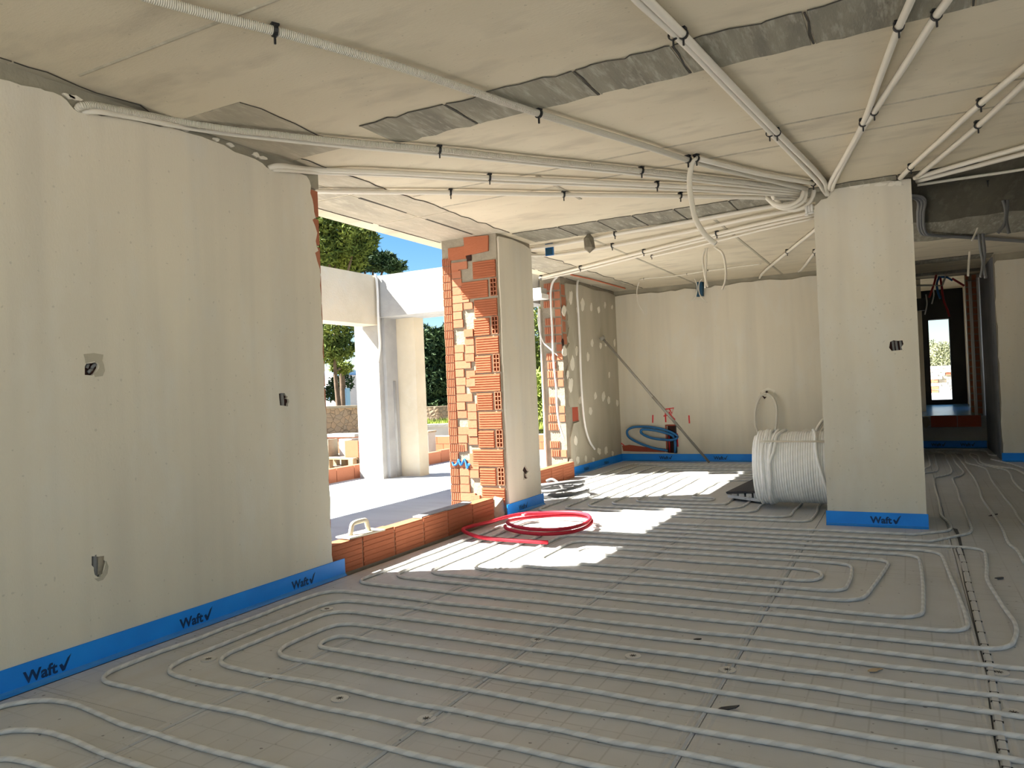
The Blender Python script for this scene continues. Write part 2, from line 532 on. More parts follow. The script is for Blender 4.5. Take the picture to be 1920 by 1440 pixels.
# edge beam above the left wall and the openings
ys_ = [-3.0, 1.2, 2.1, 3.05, 4.0, 4.95, 5.95, 7.16, 8.4, 9.6, 10.6, 11.7, 12.75]
for a, b in zip(ys_[:-1], ys_[1:]):
    xi = -3.80 if b < 3.2 else (-3.30 if b < 4.2 else (-3.74 if b < 7.5 else -4.05))
    inn = rag((xi, a + .006), (xi, b - .006), 8, .03, rg)
    out = rag((-4.08, b - .006), (-4.08, a + .006), 5, .008, rg)
    band(inn + out, 'concrete_edge')
    crack(inn, .005)
    out2 = rag((-4.10, a + .01), (-4.10, b - .01), 4, .006, rg); e2 = rag((-4.60, b - .01), (-4.60, a + .01), 4, .006, rg)
    band(out2 + e2, 'concrete_edge', d=.003)
    crack([(-4.61, a + .05), (-4.615, (a + b) / 2), (-4.607, b - .05)], .007)
    if a > 4.5 and b < 8: crack([(-4.09, a + .12), (-4.085, (a + b) / 2), (-4.09, b - .2)], .018)
for y in (2.37, 5.32, 5.78):    # shuttering joints left as fine ridges
    MB().hexa([(-3.7, y - .012, HC), (XR, y - .012, HC), (XR, y + .012, HC), (-3.7, y + .012, HC), (-3.7, y - .003, HC - .005), (XR, y - .003, HC - .005), (XR, y + .003, HC - .005), (-3.7, y + .003, HC - .005)]).build('shuttering_joint', 'concrete_edge', ceil)
for x, y0, y1 in ((-3.15, 8.0, 12.8), (-1.72, 8.0, 12.8), (-2.55, 5.4, 6.3), (-.4, 8.0, 12.8)):
    MB().hexa([(x - .02, y0, HC), (x + .02, y0, HC), (x + .02, y1, HC), (x - .02, y1, HC), (x - .012, y0, HC - .006), (x + .012, y0, HC - .006), (x + .012, y1, HC - .006), (x - .012, y1, HC - .006)]).build('shuttering_joint', 'concrete_edge', ceil)
band(rag((.02, 7.81), (2.6, 7.81), 12, .006, rg) + rag((2.6, 9.7), (.02, 9.7), 14, .10, rg), 'ceiling_dark')  # patch of ceiling beyond the pillar, drawn darker than the rest
band(rag((.02, 9.55), (2.6, 9.55), 12, .02, rg) + rag((2.6, 11.3), (.02, 11.0), 14, .14, rg), 'concrete_dark', d=.003)  # less dark patch behind it
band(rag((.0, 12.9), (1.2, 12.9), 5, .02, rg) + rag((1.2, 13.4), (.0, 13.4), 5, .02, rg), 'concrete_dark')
crack([(0, 12.9), (.4, 12.91), (.8, 12.89), (1.2, 12.9)], .02)
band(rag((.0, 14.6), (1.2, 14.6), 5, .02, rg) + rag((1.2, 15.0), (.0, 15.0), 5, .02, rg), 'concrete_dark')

# ---- wall_left : plaster sheet with ragged edge over a masonry core
WY = lambda p: (lambda q: (q.y, q.z))(onx(p, XL))
wl = struct(MB().box(-4.15, XL - .02, YR, 4.02, -.03, 2.93).build('wall_left', 'mortar'))
MB().box(-4.15, XL - .015, YR, 4.30, 2.93, HC).build('concrete_beam', 'concrete_wall', wl)
MB().box(-4.14, XL - .035, 4.02, 4.285, -.03, 2.93).build('mortar_core', 'mortar', wl)
top_px = [(0, 148), (18, 152), (40, 160), (60, 163), (76, 166), (84, 170), (100, 173), (115, 180), (126, 189), (131, 196), (140, 206), (150, 211), (168, 215), (178, 213), (190, 218), (206, 217),
          (231, 222), (252, 226), (277, 232), (300, 238), (312, 236), (345, 247), (362, 252), (378, 256), (395, 263), (420, 272), (440, 285), (462, 292), (478, 298), (492, 306), (500, 314), (512, 321), (525, 323), (548, 321), (562, 325), (575, 330)]
edge_px = [(580, 338), (583, 348), (582, 362), (586, 374), (588, 385), (589, 397), (592, 408), (586, 412), (591, 424), (595, 437), (592, 452), (594, 462), (597, 470), (591, 474), (595, 490),
           (600, 505), (601, 520), (600, 535), (603, 560), (603, 590), (606, 620), (605, 660), (608, 690), (608, 740), (612, 780), (613, 820), (617, 860), (616, 900), (620, 940), (619, 980), (622, 1010), (622, 1040), (625, 1058)]
outer = [(YR, 0.0), (YR, 2.93)] + [(0.9, 2.93), (1.5, 2.94)] + [WY(p) for p in top_px] + [WY(p) for p in edge_px]
outer.append((outer[-1][0], 0.0))
def ring_px(cx, cy, rx, ry, j=.22, n=12, seed=1):
    r_ = random.Random(seed)
    return [(cx + rx * (1 + r_.uniform(-j, j)) * math.cos(2 * math.pi * k / n), cy + ry * (1 + r_.uniform(-j, j)) * math.sin(2 * math.pi * k / n)) for k in range(n)]
h1 = [(159, 687), (162, 682), (172, 681), (180, 679), (184, 683), (184, 690), (181, 695), (178, 700), (173, 704), (159, 703)]
h2 = [(523, 738), (528, 737), (534, 737), (536, 741), (540, 744), (537, 747), (542, 749), (542, 754), (540, 757), (540, 762), (534, 761), (525, 760)]
h3 = [(172, 1043), (178, 1043), (186, 1044), (193, 1048), (198, 1053), (196, 1060), (194, 1066), (191, 1075), (188, 1081), (184, 1082), (178, 1078), (176, 1070), (176, 1064), (172, 1060)]
holes = [[WY(p) for p in h] for h in (h1, h2, h3)]
MB().plate(outer, holes, lambda u, v, d: (XL - d, u, v), .02).build('plaster_coat', 'plaster', wl)
# dark plates that paint the shade inside the chased boxes
def cavity(parent, hole, plane, depth=.07, mat='hole_shade'):
    us = [p[0] for p in hole]; vs_ = [p[1] for p in hole]
    u0, u1, v0, v1 = min(us) - .01, max(us) + .01, min(vs_) - .01, max(vs_) + .01
    return u0, u1, v0, v1
for hi, hl in enumerate(holes):
    u0, u1, v0, v1 = cavity(wl, hl, None)
    MB().box(XL - .0215, XL - .0195, u0, u1, v0, v1).build('box_recess', 'hole_shade', wl)
    w = u1 - u0; h = v1 - v0
    if hi == 0:
        for (a, b, c, d_) in ((.32, .55, .40, .78), (.60, .52, .82, .80), (.38, .28, .62, .5)):
            MB().tube([(XL - .016, u0 + w * a, v0 + h * b), (XL - .014, u0 + w * c, v0 + h * d_)], .010, 8).build('conduit_stub', 'conduit_grey', wl, True)
    elif hi == 1:
        MB().tube([(XL - .017, u0 + w * .48, v0), (XL - .015, u0 + w * .42, v1)], .014, 8).build('conduit_stub', 'conduit_grey', wl, True)
    else:
        MB().tube([(XL - .016, u0 + w * .58, v0 + h * .16), (XL - .012, u0 + w * .66, v0 + h * .85)], .020, 8).build('conduit_stub', 'mortar', wl, True)
        MB().tube([(XL - .016, u0 + w * .38, v0 + h * .12), (XL - .012, u0 + w * .34, v0 + h * .95)], .014, 8).build('conduit_stub', 'conduit_grey', wl, True)
# smeared filler around the upper box
c_ = WY((176, 684))
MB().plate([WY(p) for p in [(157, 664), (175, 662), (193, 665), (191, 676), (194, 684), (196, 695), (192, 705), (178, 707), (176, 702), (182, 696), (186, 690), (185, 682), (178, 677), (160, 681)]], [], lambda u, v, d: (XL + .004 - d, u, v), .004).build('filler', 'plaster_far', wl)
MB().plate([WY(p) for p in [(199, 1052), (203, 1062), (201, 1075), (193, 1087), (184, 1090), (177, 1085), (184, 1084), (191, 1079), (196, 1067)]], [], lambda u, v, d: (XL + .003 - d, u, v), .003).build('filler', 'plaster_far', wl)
# torn plaster flakes along the top
for p, w, h in (((128, 180), .05, .02), ((140, 183), .06, .018), ((172, 207), .06, .03), ((330, 238), .07, .022), ((345, 240), .06, .03), ((405, 262), .05, .02), ((432, 272), .05, .02), ((480, 291), .05, .03), ((492, 296), .06, .02), ((515, 318), .05, .03)):
    q = onx(p, XL - .01); r_ = random.Random(p[0])
    MB().plate([(q.y + a * w, q.z + b * h) for a, b in blob2(0, 0, .6, .6, r_, 9, .4)], [], lambda u, v, d: (XL - .004 - d, u, v), .012).build('plaster_flake', 'dab', wl)
# exposed bricks at the wall end
z = 2.925
while z > .1:
    MB().box(-4.14, XL - .026, 4.06, 4.30, z - .205, z - .012).build('brick', 'brick_plain', wl)
    z -= .213

# ---- wall_far_left (window wall near the back corner)
wf = struct(MB().box(-4.97, XF - .02, 10.44, YB, -.05, HC).build('wall_far_left', 'mortar'))
FY = lambda p: (lambda q: (q.y, q.z))(onx(p, XF))
r_ = random.Random(11)
edge = [(10.62, 2.98), (10.63, 2.80), (10.66, 2.70), (10.62, 2.62), (10.67, 2.5), (10.64, 2.4), (10.68, 2.3), (10.60, 2.15), (10.66, 2.05), (10.58, 1.98), (10.62, 1.75), (10.55, 1.6), (10.56, 1.2), (10.58, 1.06), (10.92, 1.05), (10.93, .82), (10.70, .80), (10.55, .6), (10.54, .3), (10.53, 0)]
outer = [(YB, 0), (YB, 3.0), (12.4, 3.02), (11.8, 2.99), (11.2, 3.02), (10.9, 2.99)] + edge
holes_f = [[FY(p) for p in ring_px(1054.5, 642, 3.5, 6, .2, 8, 5)]]
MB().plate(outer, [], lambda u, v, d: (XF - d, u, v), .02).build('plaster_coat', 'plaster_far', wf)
MB().box(XF - .03, XF - .018, 10.7, 10.95, .83, 1.05).build('box_recess', 'brick_dark', wf)
q = onx((1055, 642), XF)
MB().plate(blob2(q.y, q.z, .05, .06, r_, 9, .2), [], lambda u, v, d: (XF + .002 - d, u, v), .003).build('box_recess', 'hole_shade', wf)
# end face: rough bricks in thick mortar
z = 2.98; k = 0
while z > .2:
    xa = -4.90 + r_.uniform(-.01, .02)
    mb = MB().box(xa, -4.74, 10.425, 10.5, z - .105, z)
    for j in range(4): mb.box(xa + .012 + j * .035, xa + .03 + j * .035, 10.415, 10.43, z - .1, z - .004)
    if k not in (3, 7, 12, 17, 20): mb.build('brick', 'brick_plain', wf)
    if k < 7 or r_.random() < .5: MB().box(-4.72, XF - .03, 10.428, 10.5, z - .11, z - .004).build('brick', 'brick_plain', wf)
    z -= .135; k += 1
for i in range(5):
    MB().box(XF - .025, XF - .012, 10.46, 10.56 + r_.uniform(0, .05), 2.95 - i * .19 - .16, 2.95 - i * .19).build('brick', 'brick_plain', wf)
MB().box(-4.985, -4.965, 10.40, 10.47, 0, 2.6).build('corner_bead', 'white_plastic', wf)
# adhesive dabs left on the plaster
dabs = [(1070, 558, 4, 16), (1057, 582, 5, 14), (1092, 570, 5, 13), (1108, 576, 3, 9), (1122, 580, 3, 7), (1134, 572, 2, 7), (1147, 576, 2, 5), (1082, 580, 2, 7),
        (1110, 643, 3, 9), (1126, 648, 3, 7), (1136, 644, 3, 6), (1152, 642, 2, 8), (1081, 657, 3, 10), (1102, 669, 3, 9), (1058, 660, 6, 12), (1073, 680, 5, 15), (1064, 702, 3, 9),
        (1070, 722, 5, 17), (1116, 743, 3, 8), (1131, 743, 4, 12), (1141, 750, 3, 8), (1157, 755, 3, 7), (1087, 751, 3, 9), (1107, 770, 4, 8), (1142, 703, 2, 7),
        (1079, 826, 4, 10), (1123, 846, 4, 8), (1136, 845, 4, 8), (1148, 851, 3, 6), (1070, 866, 4, 8), (1083, 862, 4, 9), (1098, 860, 3, 7), (1112, 862, 3, 5)]
for x, y, rx, ry in dabs:
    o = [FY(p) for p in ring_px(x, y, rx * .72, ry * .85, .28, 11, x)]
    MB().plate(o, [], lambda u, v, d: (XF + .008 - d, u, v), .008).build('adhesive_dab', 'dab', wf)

# ---- wall_back
wb = struct(MB().box(-4.97, .05, YB + .02, YB + .3, -.03, HC).build('wall_back', 'concrete_wall'))
r_ = random.Random(5)
topb = rag((XF, 2.975), (.05, 2.985), 34, .02, r_)
BX = lambda p: (lambda q: (q.x, q.z))(ony(p, YB))
hb1 = [BX(p) for p in ring_px(1434, 739, 7, 8, .3, 11, 3)]
hb2 = [BX(p) for p in ring_px(1514, 816, 4, 8, .2, 10, 4)]
hb3 = [BX(p) for p in [(1251, 796), (1268, 796), (1270, 850), (1252, 849)]]
hb4 = [BX(p) for p in [(1166, 836), (1180, 834), (1210, 838), (1248, 841), (1248, 848), (1200, 847), (1168, 846)]]
MB().plate([(.05, 0), (XF, 0)] + topb, [hb1, hb2, hb3, hb4], lambda u, v, d: (u, YB + d, v), .02).build('plaster_coat', 'plaster', wb)
for hl, mt in ((hb1, 'hole_shade'), (hb2, 'hole_shade'), (hb3, 'hole_shade'), (hb4, 'brick_dark')):
    u0, u1, v0, v1 = cavity(wb, hl, None)
    MB().box(u0, u1, YB + .018, YB + .0215, v0, v1).build('box_recess', mt, wb)
for x, y, rx, ry in ((1512, 818, 12, 15), (1440, 736, 14, 8)):
    MB().plate([BX(p) for p in ring_px(x, y, rx, ry, .2, 12, x)], [[BX(p) for p in ring_px(x + 2, y, rx * .5, ry * .6, .1, 9, 2)]], lambda u, v, d: (u, YB - .003 + d, v), .003).build('filler', 'dab', wb)
# spray marks in red, drawn as thin strokes
def stroke(name, pts, mapf, w, mat, parent):
    mb = MB(); P = [mapf(p) for p in pts]
    mb.tube(P, w, 5); mb.build(name, mat, parent)
byp = lambda p: ony(p, YB - .001)
def c5(x, y): return (960 + x / 4.8, 700 + y / 4.8)
for s_ in ([(1268, 375), (1266, 445)], [(1592, 378), (1597, 450)], [(1372, 325), (1395, 322), (1455, 312), (1440, 362), (1412, 315)], [(1380, 350), (1384, 440)], [(1365, 385), (1400, 378)], [(1412, 345), (1440, 390), (1468, 418)], [(975, 660), (985, 628), (1010, 650)], [(1485, 540), (1492, 660)]):
    stroke('spray_mark', [c5(*p) for p in s_], byp, .012, 'red_paint', wb)

# ---- far corridor and right side
wr = struct(MB().box(XR, XR + .3, 4.6, 10.8, -.03, HC).build('wall_right', 'plaster'))  # unseen wall, left open towards the rear to let daylight in
MB().box(XR, XR + .3, 12.4, 13.4, -.03, HC).build('wall_panel', 'plaster', wr)
MB().box(XR, XR + .3, 10.8, 12.4, 2.5, HC).build('lintel', 'plaster', wr)  # unseen opening below added to let daylight reach the corridor floor
MB().box(XR, XR + .3, YR, YR + .5, -.03, HC).build('corner_pier', 'plaster', wr)
struct(MB().box(1.03, XR, 7.45, 7.75, -.03, HC).build('wall_unseen', 'plaster'))  # off-frame wall added to hold daylight off the corridor
struct(MB().box(3.4, XR, YR, YR + .25, -.03, HC).build('wall_rear', 'plaster'))
wk = struct(MB().box(1.23, XR, 13.12, 13.4, -.03, HC).build('wall_corridor_front', 'concrete_wall'))
r_ = random.Random(8)
topk = rag((XR, 2.98), (1.25, 2.97), 14, .02, r_)
MB().plate([(1.25, 0), (XR, 0)] + topk + rag((1.22, 2.93), (1.215, .1), 16, .012, r_), [], lambda u, v, d: (u, 13.10 + d, v), .02).build('plaster_coat', 'plaster', wk)
MB().box(1.21, 1.5, 13.4, 15.4, -.03, HC).build('reveal', 'grey_blue', wk)
struct(MB().box(-.1, .06, YB + .3, 15.4, -.03, HC).build('wall_corridor_left', 'plaster'))
ws = struct(MB().box(-.1, 2.0, 15.4, 21.6, -.05, .37).build('wall_step', 'concrete_grey'))
MB().box(-.1, 2.0, 15.43, 21.6, .37, .565).build('raised_floor', 'concrete_grey', ws)
MB().box(-.1, 2.0, 15.7, 21.0, .565, .571).build('blue_film', 'floor_film', ws)
for a, b in ((.36, .765), (.775, 1.13)):
    MB().box(a, b, 15.395, 15.43, .375, .575).build('brick', 'brick_dark', ws)
MB().plate(blob2(.29, .47, .06, .10, r_, 11, .2), [], lambda u, v, d: (u, 15.385 + d, v), .03).build('mortar_lump', 'mortar', ws)
wc = struct(MB().box(-.6, .335, 17.4, 17.7, .565, 3.4).build('wall_jamb_left', 'plaster'))
# brick jamb on the right with two pale uprights
wj = struct(MB().box(1.0, 1.30, 15.52, 15.75, .565, 3.4).build('wall_jamb_right', 'mortar'))
z = .60
while z < 3.05:
    MB().box(1.095, 1.165, 15.505, 15.53, z, z + .098).build('brick', 'brick_plain', wj)
    MB().box(1.00, 1.045, 15.508, 15.53, z + .02, z + .112).build('brick', 'brick_plain', wj)
    z += .118
MB().tube([(1.07, 15.49, .565), (1.062, 15.49, 2.95)], .026, 10).build('upright_tube', 'white_plastic', wj, True)
MB().tube([(1.19, 15.49, .565), (1.182, 15.49, 3.0)], .026, 10).build('upright_tube', 'white_plastic', wj, True)
wpr = struct(MB().box(1.30, 1.5, 15.75, 17.6, .565, 3.4).build('wall_passage_right', 'plaster'))
MB().box(1.30, 1.5, 17.6, 19.4, 2.8, 3.4).build('lintel', 'plaster', wpr)  # unseen gap below added to bring sky light into the passage
MB().box(1.30, 1.5, 19.4, 21.3, .565, 3.4).build('wall_panel', 'plaster', wpr)
struct(MB().box(-.8, -.6, 15.4, 21.3, .565, 3.4).build('wall_passage_left', 'plaster'))
we = struct(MB().box(-.9, .54, 21.2, 21.5, .565, 3.4).build('wall_end', 'unlit_black'))  # painted near-black in place of the unlit far end
MB().box(.985, 2.0, 21.2, 21.5, .565, 3.4).build('wall_panel', 'unlit_black', we)
MB().box(.54, .985, 21.2, 21.5, 2.67, 3.4).build('lintel', 'unlit_black', we)
MB().box(.54, .985, 21.2, 21.5, .565, .68).build('threshold', 'unlit_black', we)
for i, x in enumerate((1.20, 1.245, 1.28)):
    MB().box(x, x + .018, 19.0 - i * .9, 19.05 - i * .9, .565, 3.38).build('plaster_guide', 'white_plastic', ws)

# ---- terrace and ground outside
terr = struct(MB().box(-8.45, -3.9, -12, 16, -.35, ZT).build('terrace', 'terrace_concrete'))
grd = struct(MB().box(-70, 60, -40, 90, -1.2, -.36).build('ground', 'ground'))
struct(MB().box(-3.9, XR + 8, -14, YR - .02, -.35, ZT).build('terrace_rear', 'terrace_concrete'))
struct(MB().box(XR + .02, XR + 8, YR, 16, -.35, ZT).build('terrace_right', 'terrace_concrete'))
struct(MB().box(-34, -8.46, 9.0, 40, -.37, -.12).build('building_plot', 'ground'))

# ================================================================== PILLARS
# ---- brick pier between the two openings
PX0, PX1, PY0, PY1 = -4.56, XL - .02, 7.05, 7.88
pier = empty('brick_pier', ((PX0 + PX1) / 2, (PY0 + PY1) / 2, 0), 'tall pier of broken red bricks beside the terrace opening, plastered on its room side', 'pillar')
pier_in = Matrix.Translation((-(PX0 + PX1) / 2, -(PY0 + PY1) / 2, 0))
def pb(mb, name, mat, smooth=False):
    o = mb.build(name, mat, pier, smooth); o.matrix_parent_inverse = pier_in; return o
TOPS = [2.78, 2.57, 2.36, 2.155, 1.95, 1.745, 1.54, 1.335, 1.13, .925, .72, .515, .30]
XE = PX1 - .015
cells = [[(XE - .074, zt - .181), (XE + .003, zt - .181), (XE + .003, zt + .009), (XE - .074, zt + .009)] for zt in TOPS[1::2]]
pb(MB().plate([(PX0, -.05), (PX1, -.05), (PX1, HC), (PX0, HC)], cells, lambda u, v, d: (u, PY0 + .014 + d, v), PY1 - PY0 - .014), 'mortar_core', 'mortar')
hp = [(lambda q: (q.y, q.z))(onx(p, XL)) for p in [(984, 872), (988, 878), (991, 884), (987, 889), (989, 896), (985, 899), (982, 893), (983, 887), (980, 882)]]
r_ = random.Random(21)
outer = rag((PY0 + .03, 0.02), (PY0 + .03, 3.0), 26, .008, r_) + [(PY0 + .04, 3.03), (7.4, 3.045), (7.7, 3.03), (PY1, 3.0), (PY1, 0)]
pb(MB().plate(outer, [hp], lambda u, v, d: (XL - d, u, v), .02), 'plaster_coat', 'plaster')
u0, u1, v0, v1 = cavity(pier, hp, None)
pb(MB().box(XL - .0215, XL - .0195, u0, u1, v0, v1), 'box_recess', 'hole_shade')
pb(MB().tube([(XL - .015, u0 + .03, v0 + .01), (XL - .012, u0 + .04, v0 + .09)], .018, 8), 'conduit_stub', 'mortar', True)
# outer skin: stacked ribbed bricks
def ribbed(x0, x1, z0, z1, n, yf):
    mb = MB().box(x0, x1, yf, yf + .06, z0, z1)
    w = (x1 - x0) / n
    for j in range(n): mb.box(x0 + w * (j + .18), x0 + w * (j + .62), yf - .009, yf + .002, z0 + .002, z1 - .002)
    return mb
z = 2.86; k = 0
while z > .02:
    h = .083
    if k in (23, 29): pb(ribbed(PX0, PX0 + .20, z - h, z, 8, PY0 + .004), 'brick', 'brick_plain')
    else: pb(ribbed(PX0 + r_.uniform(-.004, .004), PX0 + .115, z - h, z, 5, PY0 + .004), 'brick', 'brick_plain')
    z -= .0905; k += 1
# middle rows of half bricks
z = 2.80; k = 0
while z > .1:
    h = .083; off = .0
    if k not in (8, 9, 19, 23, 29):
        w = .115 if k % 4 else .20
        pb(MB().box(PX0 + .125, PX0 + .125 + w + r_.uniform(-.01, .01), PY0 + r_.uniform(-.006, .004), PY0 + .06, z - h, z), 'brick', 'brick_plain')
    if k > 7 and k not in (12, 15, 16, 22, 26, 27):
        pb(MB().box(PX0 + .262, PX0 + .375, PY0 + r_.uniform(-.014, .002), PY0 + .06, z - h - .02, z - .02), 'brick', 'brick_plain')
    z -= .0915; k += 1
# large hollow blocks with ridged faces, every other course showing an open cut end
def block(x0, x1, z0, z1, ridge=True):
    mb = MB().box(x0, x1, PY0 + .002, PY0 + .08, z0, z1)
    n = 7; h = (z1 - z0) / n
    for j in range(n): mb.box(x0 + .002, x1 - .002, PY0 - .005, PY0 + .003, z0 + h * (j + .2), z0 + h * (j + .7))
    return mb
def open_end(x0, x1, z0, z1):
    mb = MB(); t = .008; y0, y1 = PY0 - .003, PY0 + .16
    mb.box(x0, x0 + t, y0, y1, z0, z1); mb.box(x1 - t, x1, y0, y1, z0, z1); mb.box((x0 + x1 - t) / 2, (x0 + x1 + t) / 2, y0, y1, z0, z1)
    for j in range(5):
        zz = z0 + (z1 - z0 - t) * j / 4; mb.box(x0 + t, x1 - t, y0, y1, zz, zz + t)
    return mb
tops = TOPS
for i, zt in enumerate(tops):
    h = .187
    if i % 2 == 1:
        xa = PX0 + (.245 if i in (1,) else .385)
        pb(block(xa, XE - .105, zt - h, zt), 'block', 'brick')
        o = pb(open_end(XE - .075, XE + .004, zt - h + .005, zt + .01), 'open_block_end', 'brick_plain')
        MB().box(XE - .074, XE + .003, PY0 + .15, PY0 + .155, zt - h, zt + .009).build('cell_end', 'hole_shade', o)  # dark plate paints the shade deep in the cell
    else:
        xa = PX0 + (.30 if i in (6, 10) else .40)
        pb(block(xa, XE, zt - h, zt), 'block', 'brick')
        if i == 2: pb(MB().box(PX0 + .27, PX0 + .38, PY0 - .004, PY0 + .05, zt - .09, zt - .02), 'brick', 'brick_plain')
pb(MB().plate([(PX0 + .30, HC), (PX0 + .31, 2.86), (XE - .08, 2.88), (XE - .07, HC - .02)], [], lambda u, v, d: (u, PY0 - .004 + d, v), .05), 'brick', 'brick')
pb(MB().box(PX0 + .09, PX0 + .32, PY0 + .0, PY0 + .06, 2.83, 2.97), 'brick', 'brick')
pb(MB().box(PX0 + .33, PX0 + .385, PY0 - .002, PY0 + .02, 2.80, 2.93), 'open_cell', 'hole_shade')  # dark patch painted as the shade of an open cell
pb(MB().box(PX0 + .13, PX0 + .22, PY0 - .002, PY0 + .06, 2.70, 2.80), 'brick', 'brick')
# blue squiggle sprayed on the end face
sq = [(848, 866), (851, 872), (857, 870), (860, 862), (864, 872), (868, 866), (871, 861), (874, 868), (876, 878), (879, 870), (881, 872)]
mbs = MB().tube(spline([ony(p, PY0 - .010) for p in sq], 4), .012, 5); pb(mbs, 'spray_mark', 'blue_paint')

# ---- plastered pillar
VX0, VX1 = -.690, .108
pil = empty('plastered_pillar', (-.29, 7.75, 0), 'broad plastered concrete pillar with a socket hole, standing right of the white pipe coil', 'pillar')
pil_in = Matrix.Translation((.29, -7.75, 0))
def vb(mb, name, mat, smooth=False):
    o = mb.build(name, mat, pil, smooth); o.matrix_parent_inverse = pil_in; return o
vb(MB().box(VX0 + .015, VX1 - .012, YP + .02, 8.15, -.03, HC), 'concrete_core', 'concrete_wall')
PT = [(1526, 400), (1527, 387), (1533, 382), (1540, 374), (1551, 372), (1555, 366), (1557, 358), (1566, 354), (1575, 350), (1590, 347), (1604, 344), (1612, 345), (1622, 341), (1634, 339), (1650, 338), (1660, 337), (1672, 339), (1684, 340), (1692, 337), (1702, 336)]
VXZ = lambda p: (lambda q: (q.x, q.z))(ony(p, YP))
hv = [VXZ(p) for p in [(1669, 641), (1675, 638), (1684, 639), (1692, 638), (1694, 645), (1690, 651), (1692, 656), (1682, 657), (1672, 658), (1667, 652)]]
pt = [VXZ(p) for p in PT]; pt = [(max(VX0, min(VX1, a)), b) for a, b in pt]
vb(MB().plate([(VX1, 0), (VX0, 0), (VX0, pt[0][1])] + pt[1:-1] + [(VX1, pt[-1][1])], [hv], lambda u, v, d: (u, YP + d, v), .02), 'plaster_coat', 'plaster')
u0, u1, v0, v1 = cavity(pil, hv, None)
vb(MB().box(u0, u1, YP + .0185, YP + .021, v0, v1), 'box_recess', 'hole_shade')
for a in (.35, .55, .8):
    vb(MB().tube([(u0 + (u1 - u0) * a, YP + .015, v0 + .01), (u0 + (u1 - u0) * (a - .05), YP + .012, v1 - .015)], .010, 8), 'conduit_stub', 'conduit_grey', True)
for i, (x, w, h) in enumerate(((1605, .10, .05), (1625, .06, .04), (1650, .08, .03), (1672, .06, .04), (1685, .05, .05), (1548, .05, .03))):
    q = ony((x, 348 - i), YP); r2 = random.Random(i)
    vb(MB().plate([(q.x + a * w, q.z + b * h) for a, b in blob2(0, 0, .55, .5, r2, 8, .4)], [], lambda u, v, d: (u, YP - .005 + d, v), .03), 'plaster_flake', 'dab')

# ================================================================== SILLS (low brick thresholds)
def brick_long(x0, x1, y0, y1, z0, z1, face=1):
    """hollow block on edge, grooves run along its length on the room side"""
    mb = MB().box(x0, x1, y0, y1, z0, z1)
    n = 6; h = (z1 - z0) / n
    xf = x1 if face > 0 else x0
    for j in range(n):
        a, b = (xf - .002, xf + .005) if face > 0 else (xf - .005, xf + .002)
        mb.box(a, b, y0 + .003, y1 - .003, z0 + h * (j + .15), z0 + h * (j + .78))
    return mb
sill = empty('brick_sill', (-3.93, 5.6, 0), 'low threshold of six red hollow bricks laid on edge under the terrace opening', 'brick sill')
si = Matrix.Translation((3.93, -5.6, 0))
ybs = [4.31, 4.68, 5.10, 5.53, 5.93, 6.38, 6.82]
for i, (a, b) in enumerate(zip(ybs[:-1], ybs[1:])):
    o = brick_long(-4.0, -3.885, a + .006, b - .006, .0, .236 + (i % 2) * .006 - (i == 5) * .012).build('brick', 'brick', sill); o.matrix_parent_inverse = si
o = MB().box(-3.995, -3.89, 4.3, 6.85, -.03, .21).build('mortar_joint', 'mortar', sill); o.matrix_parent_inverse = si
o = MB().hexa([(-4.0, 6.82, 0), (-3.87, 6.82, 0), (-3.87, 7.06, 0), (-4.0, 7.06, 0), (-4.0, 6.82, .1), (-3.9, 6.82, .1), (-3.9, 7.06, .2), (-4.0, 7.06, .22)]).build('mortar_wedge', 'mortar', sill); o.matrix_parent_inverse = si
for a, b in ((5.53, 5.94), (5.95, 6.40)):
    o = MB().box(-4.0, -3.90, a, b, .238, .252).build('mortar_bed', 'concrete_grey', sill); o.matrix_parent_inverse = si
sill2 = empty('brick_sill', (-4.5, 9.2, 0), 'short run of red bricks on the floor in the gap behind the brick pier', 'brick sill')
si = Matrix.Translation((4.5, -9.2, 0))
for i in range(6):
    o = brick_long(-4.62, -4.5, 7.95 + i * .41, 8.35 + i * .41, 0, .235).build('brick', 'brick', sill2); o.matrix_parent_inverse = si

# ================================================================== EDGE STRIPS with printed lettering
fc = bpy.data.curves.new('lettering', 'FONT'); fc.body = 'Waft'; fc.size = 1.0; fc.offset = .032; fc.resolution_u = 3; fc.extrude = 0
fo = bpy.data.objects.new('lettering', fc); col.objects.link(fo)
bpy.context.view_layer.update()
fm = bpy.data.meshes.new_from_object(fo.evaluated_get(bpy.context.evaluated_depsgraph_get()))
bpy.data.objects.remove(fo)
LV = [tuple(v.co) for v in fm.vertices]; LF = [list(p.vertices) for p in fm.polygons]
lw = max(v[0] for v in LV)
tick = [(lw + .10, .40), (lw + .27, .46), (lw + .40, .26), (lw + .66, .72), (lw + .92, .92), (lw + .70, .46), (lw + .46, -.02), (lw + .30, -.05), (lw + .20, .16)]
def logo(parent, o, du, dv, h, nrm, inv=None):
    mb = MB(); o = Vector(o) + Vector(nrm) * .0015; du = Vector(du); dv = Vector(dv)
    mb.v = [tuple(o + du * (v[0] * h) + dv * (v[1] * h)) for v in LV]; mb.f = [f[:] for f in LF]; mb.uv = [None] * len(LF)
    b = len(mb.v); mb.v += [tuple(o + du * (p[0] * h) + dv * (p[1] * h)) for p in tick]
    for t in tessellate_polygon([[Vector((p[0], p[1], 0)) for p in tick]]): mb.f.append([b + i for i in t]); mb.uv.append(None)
    ob = mb.build('printed_logo', 'logo_ink', parent)
    return ob
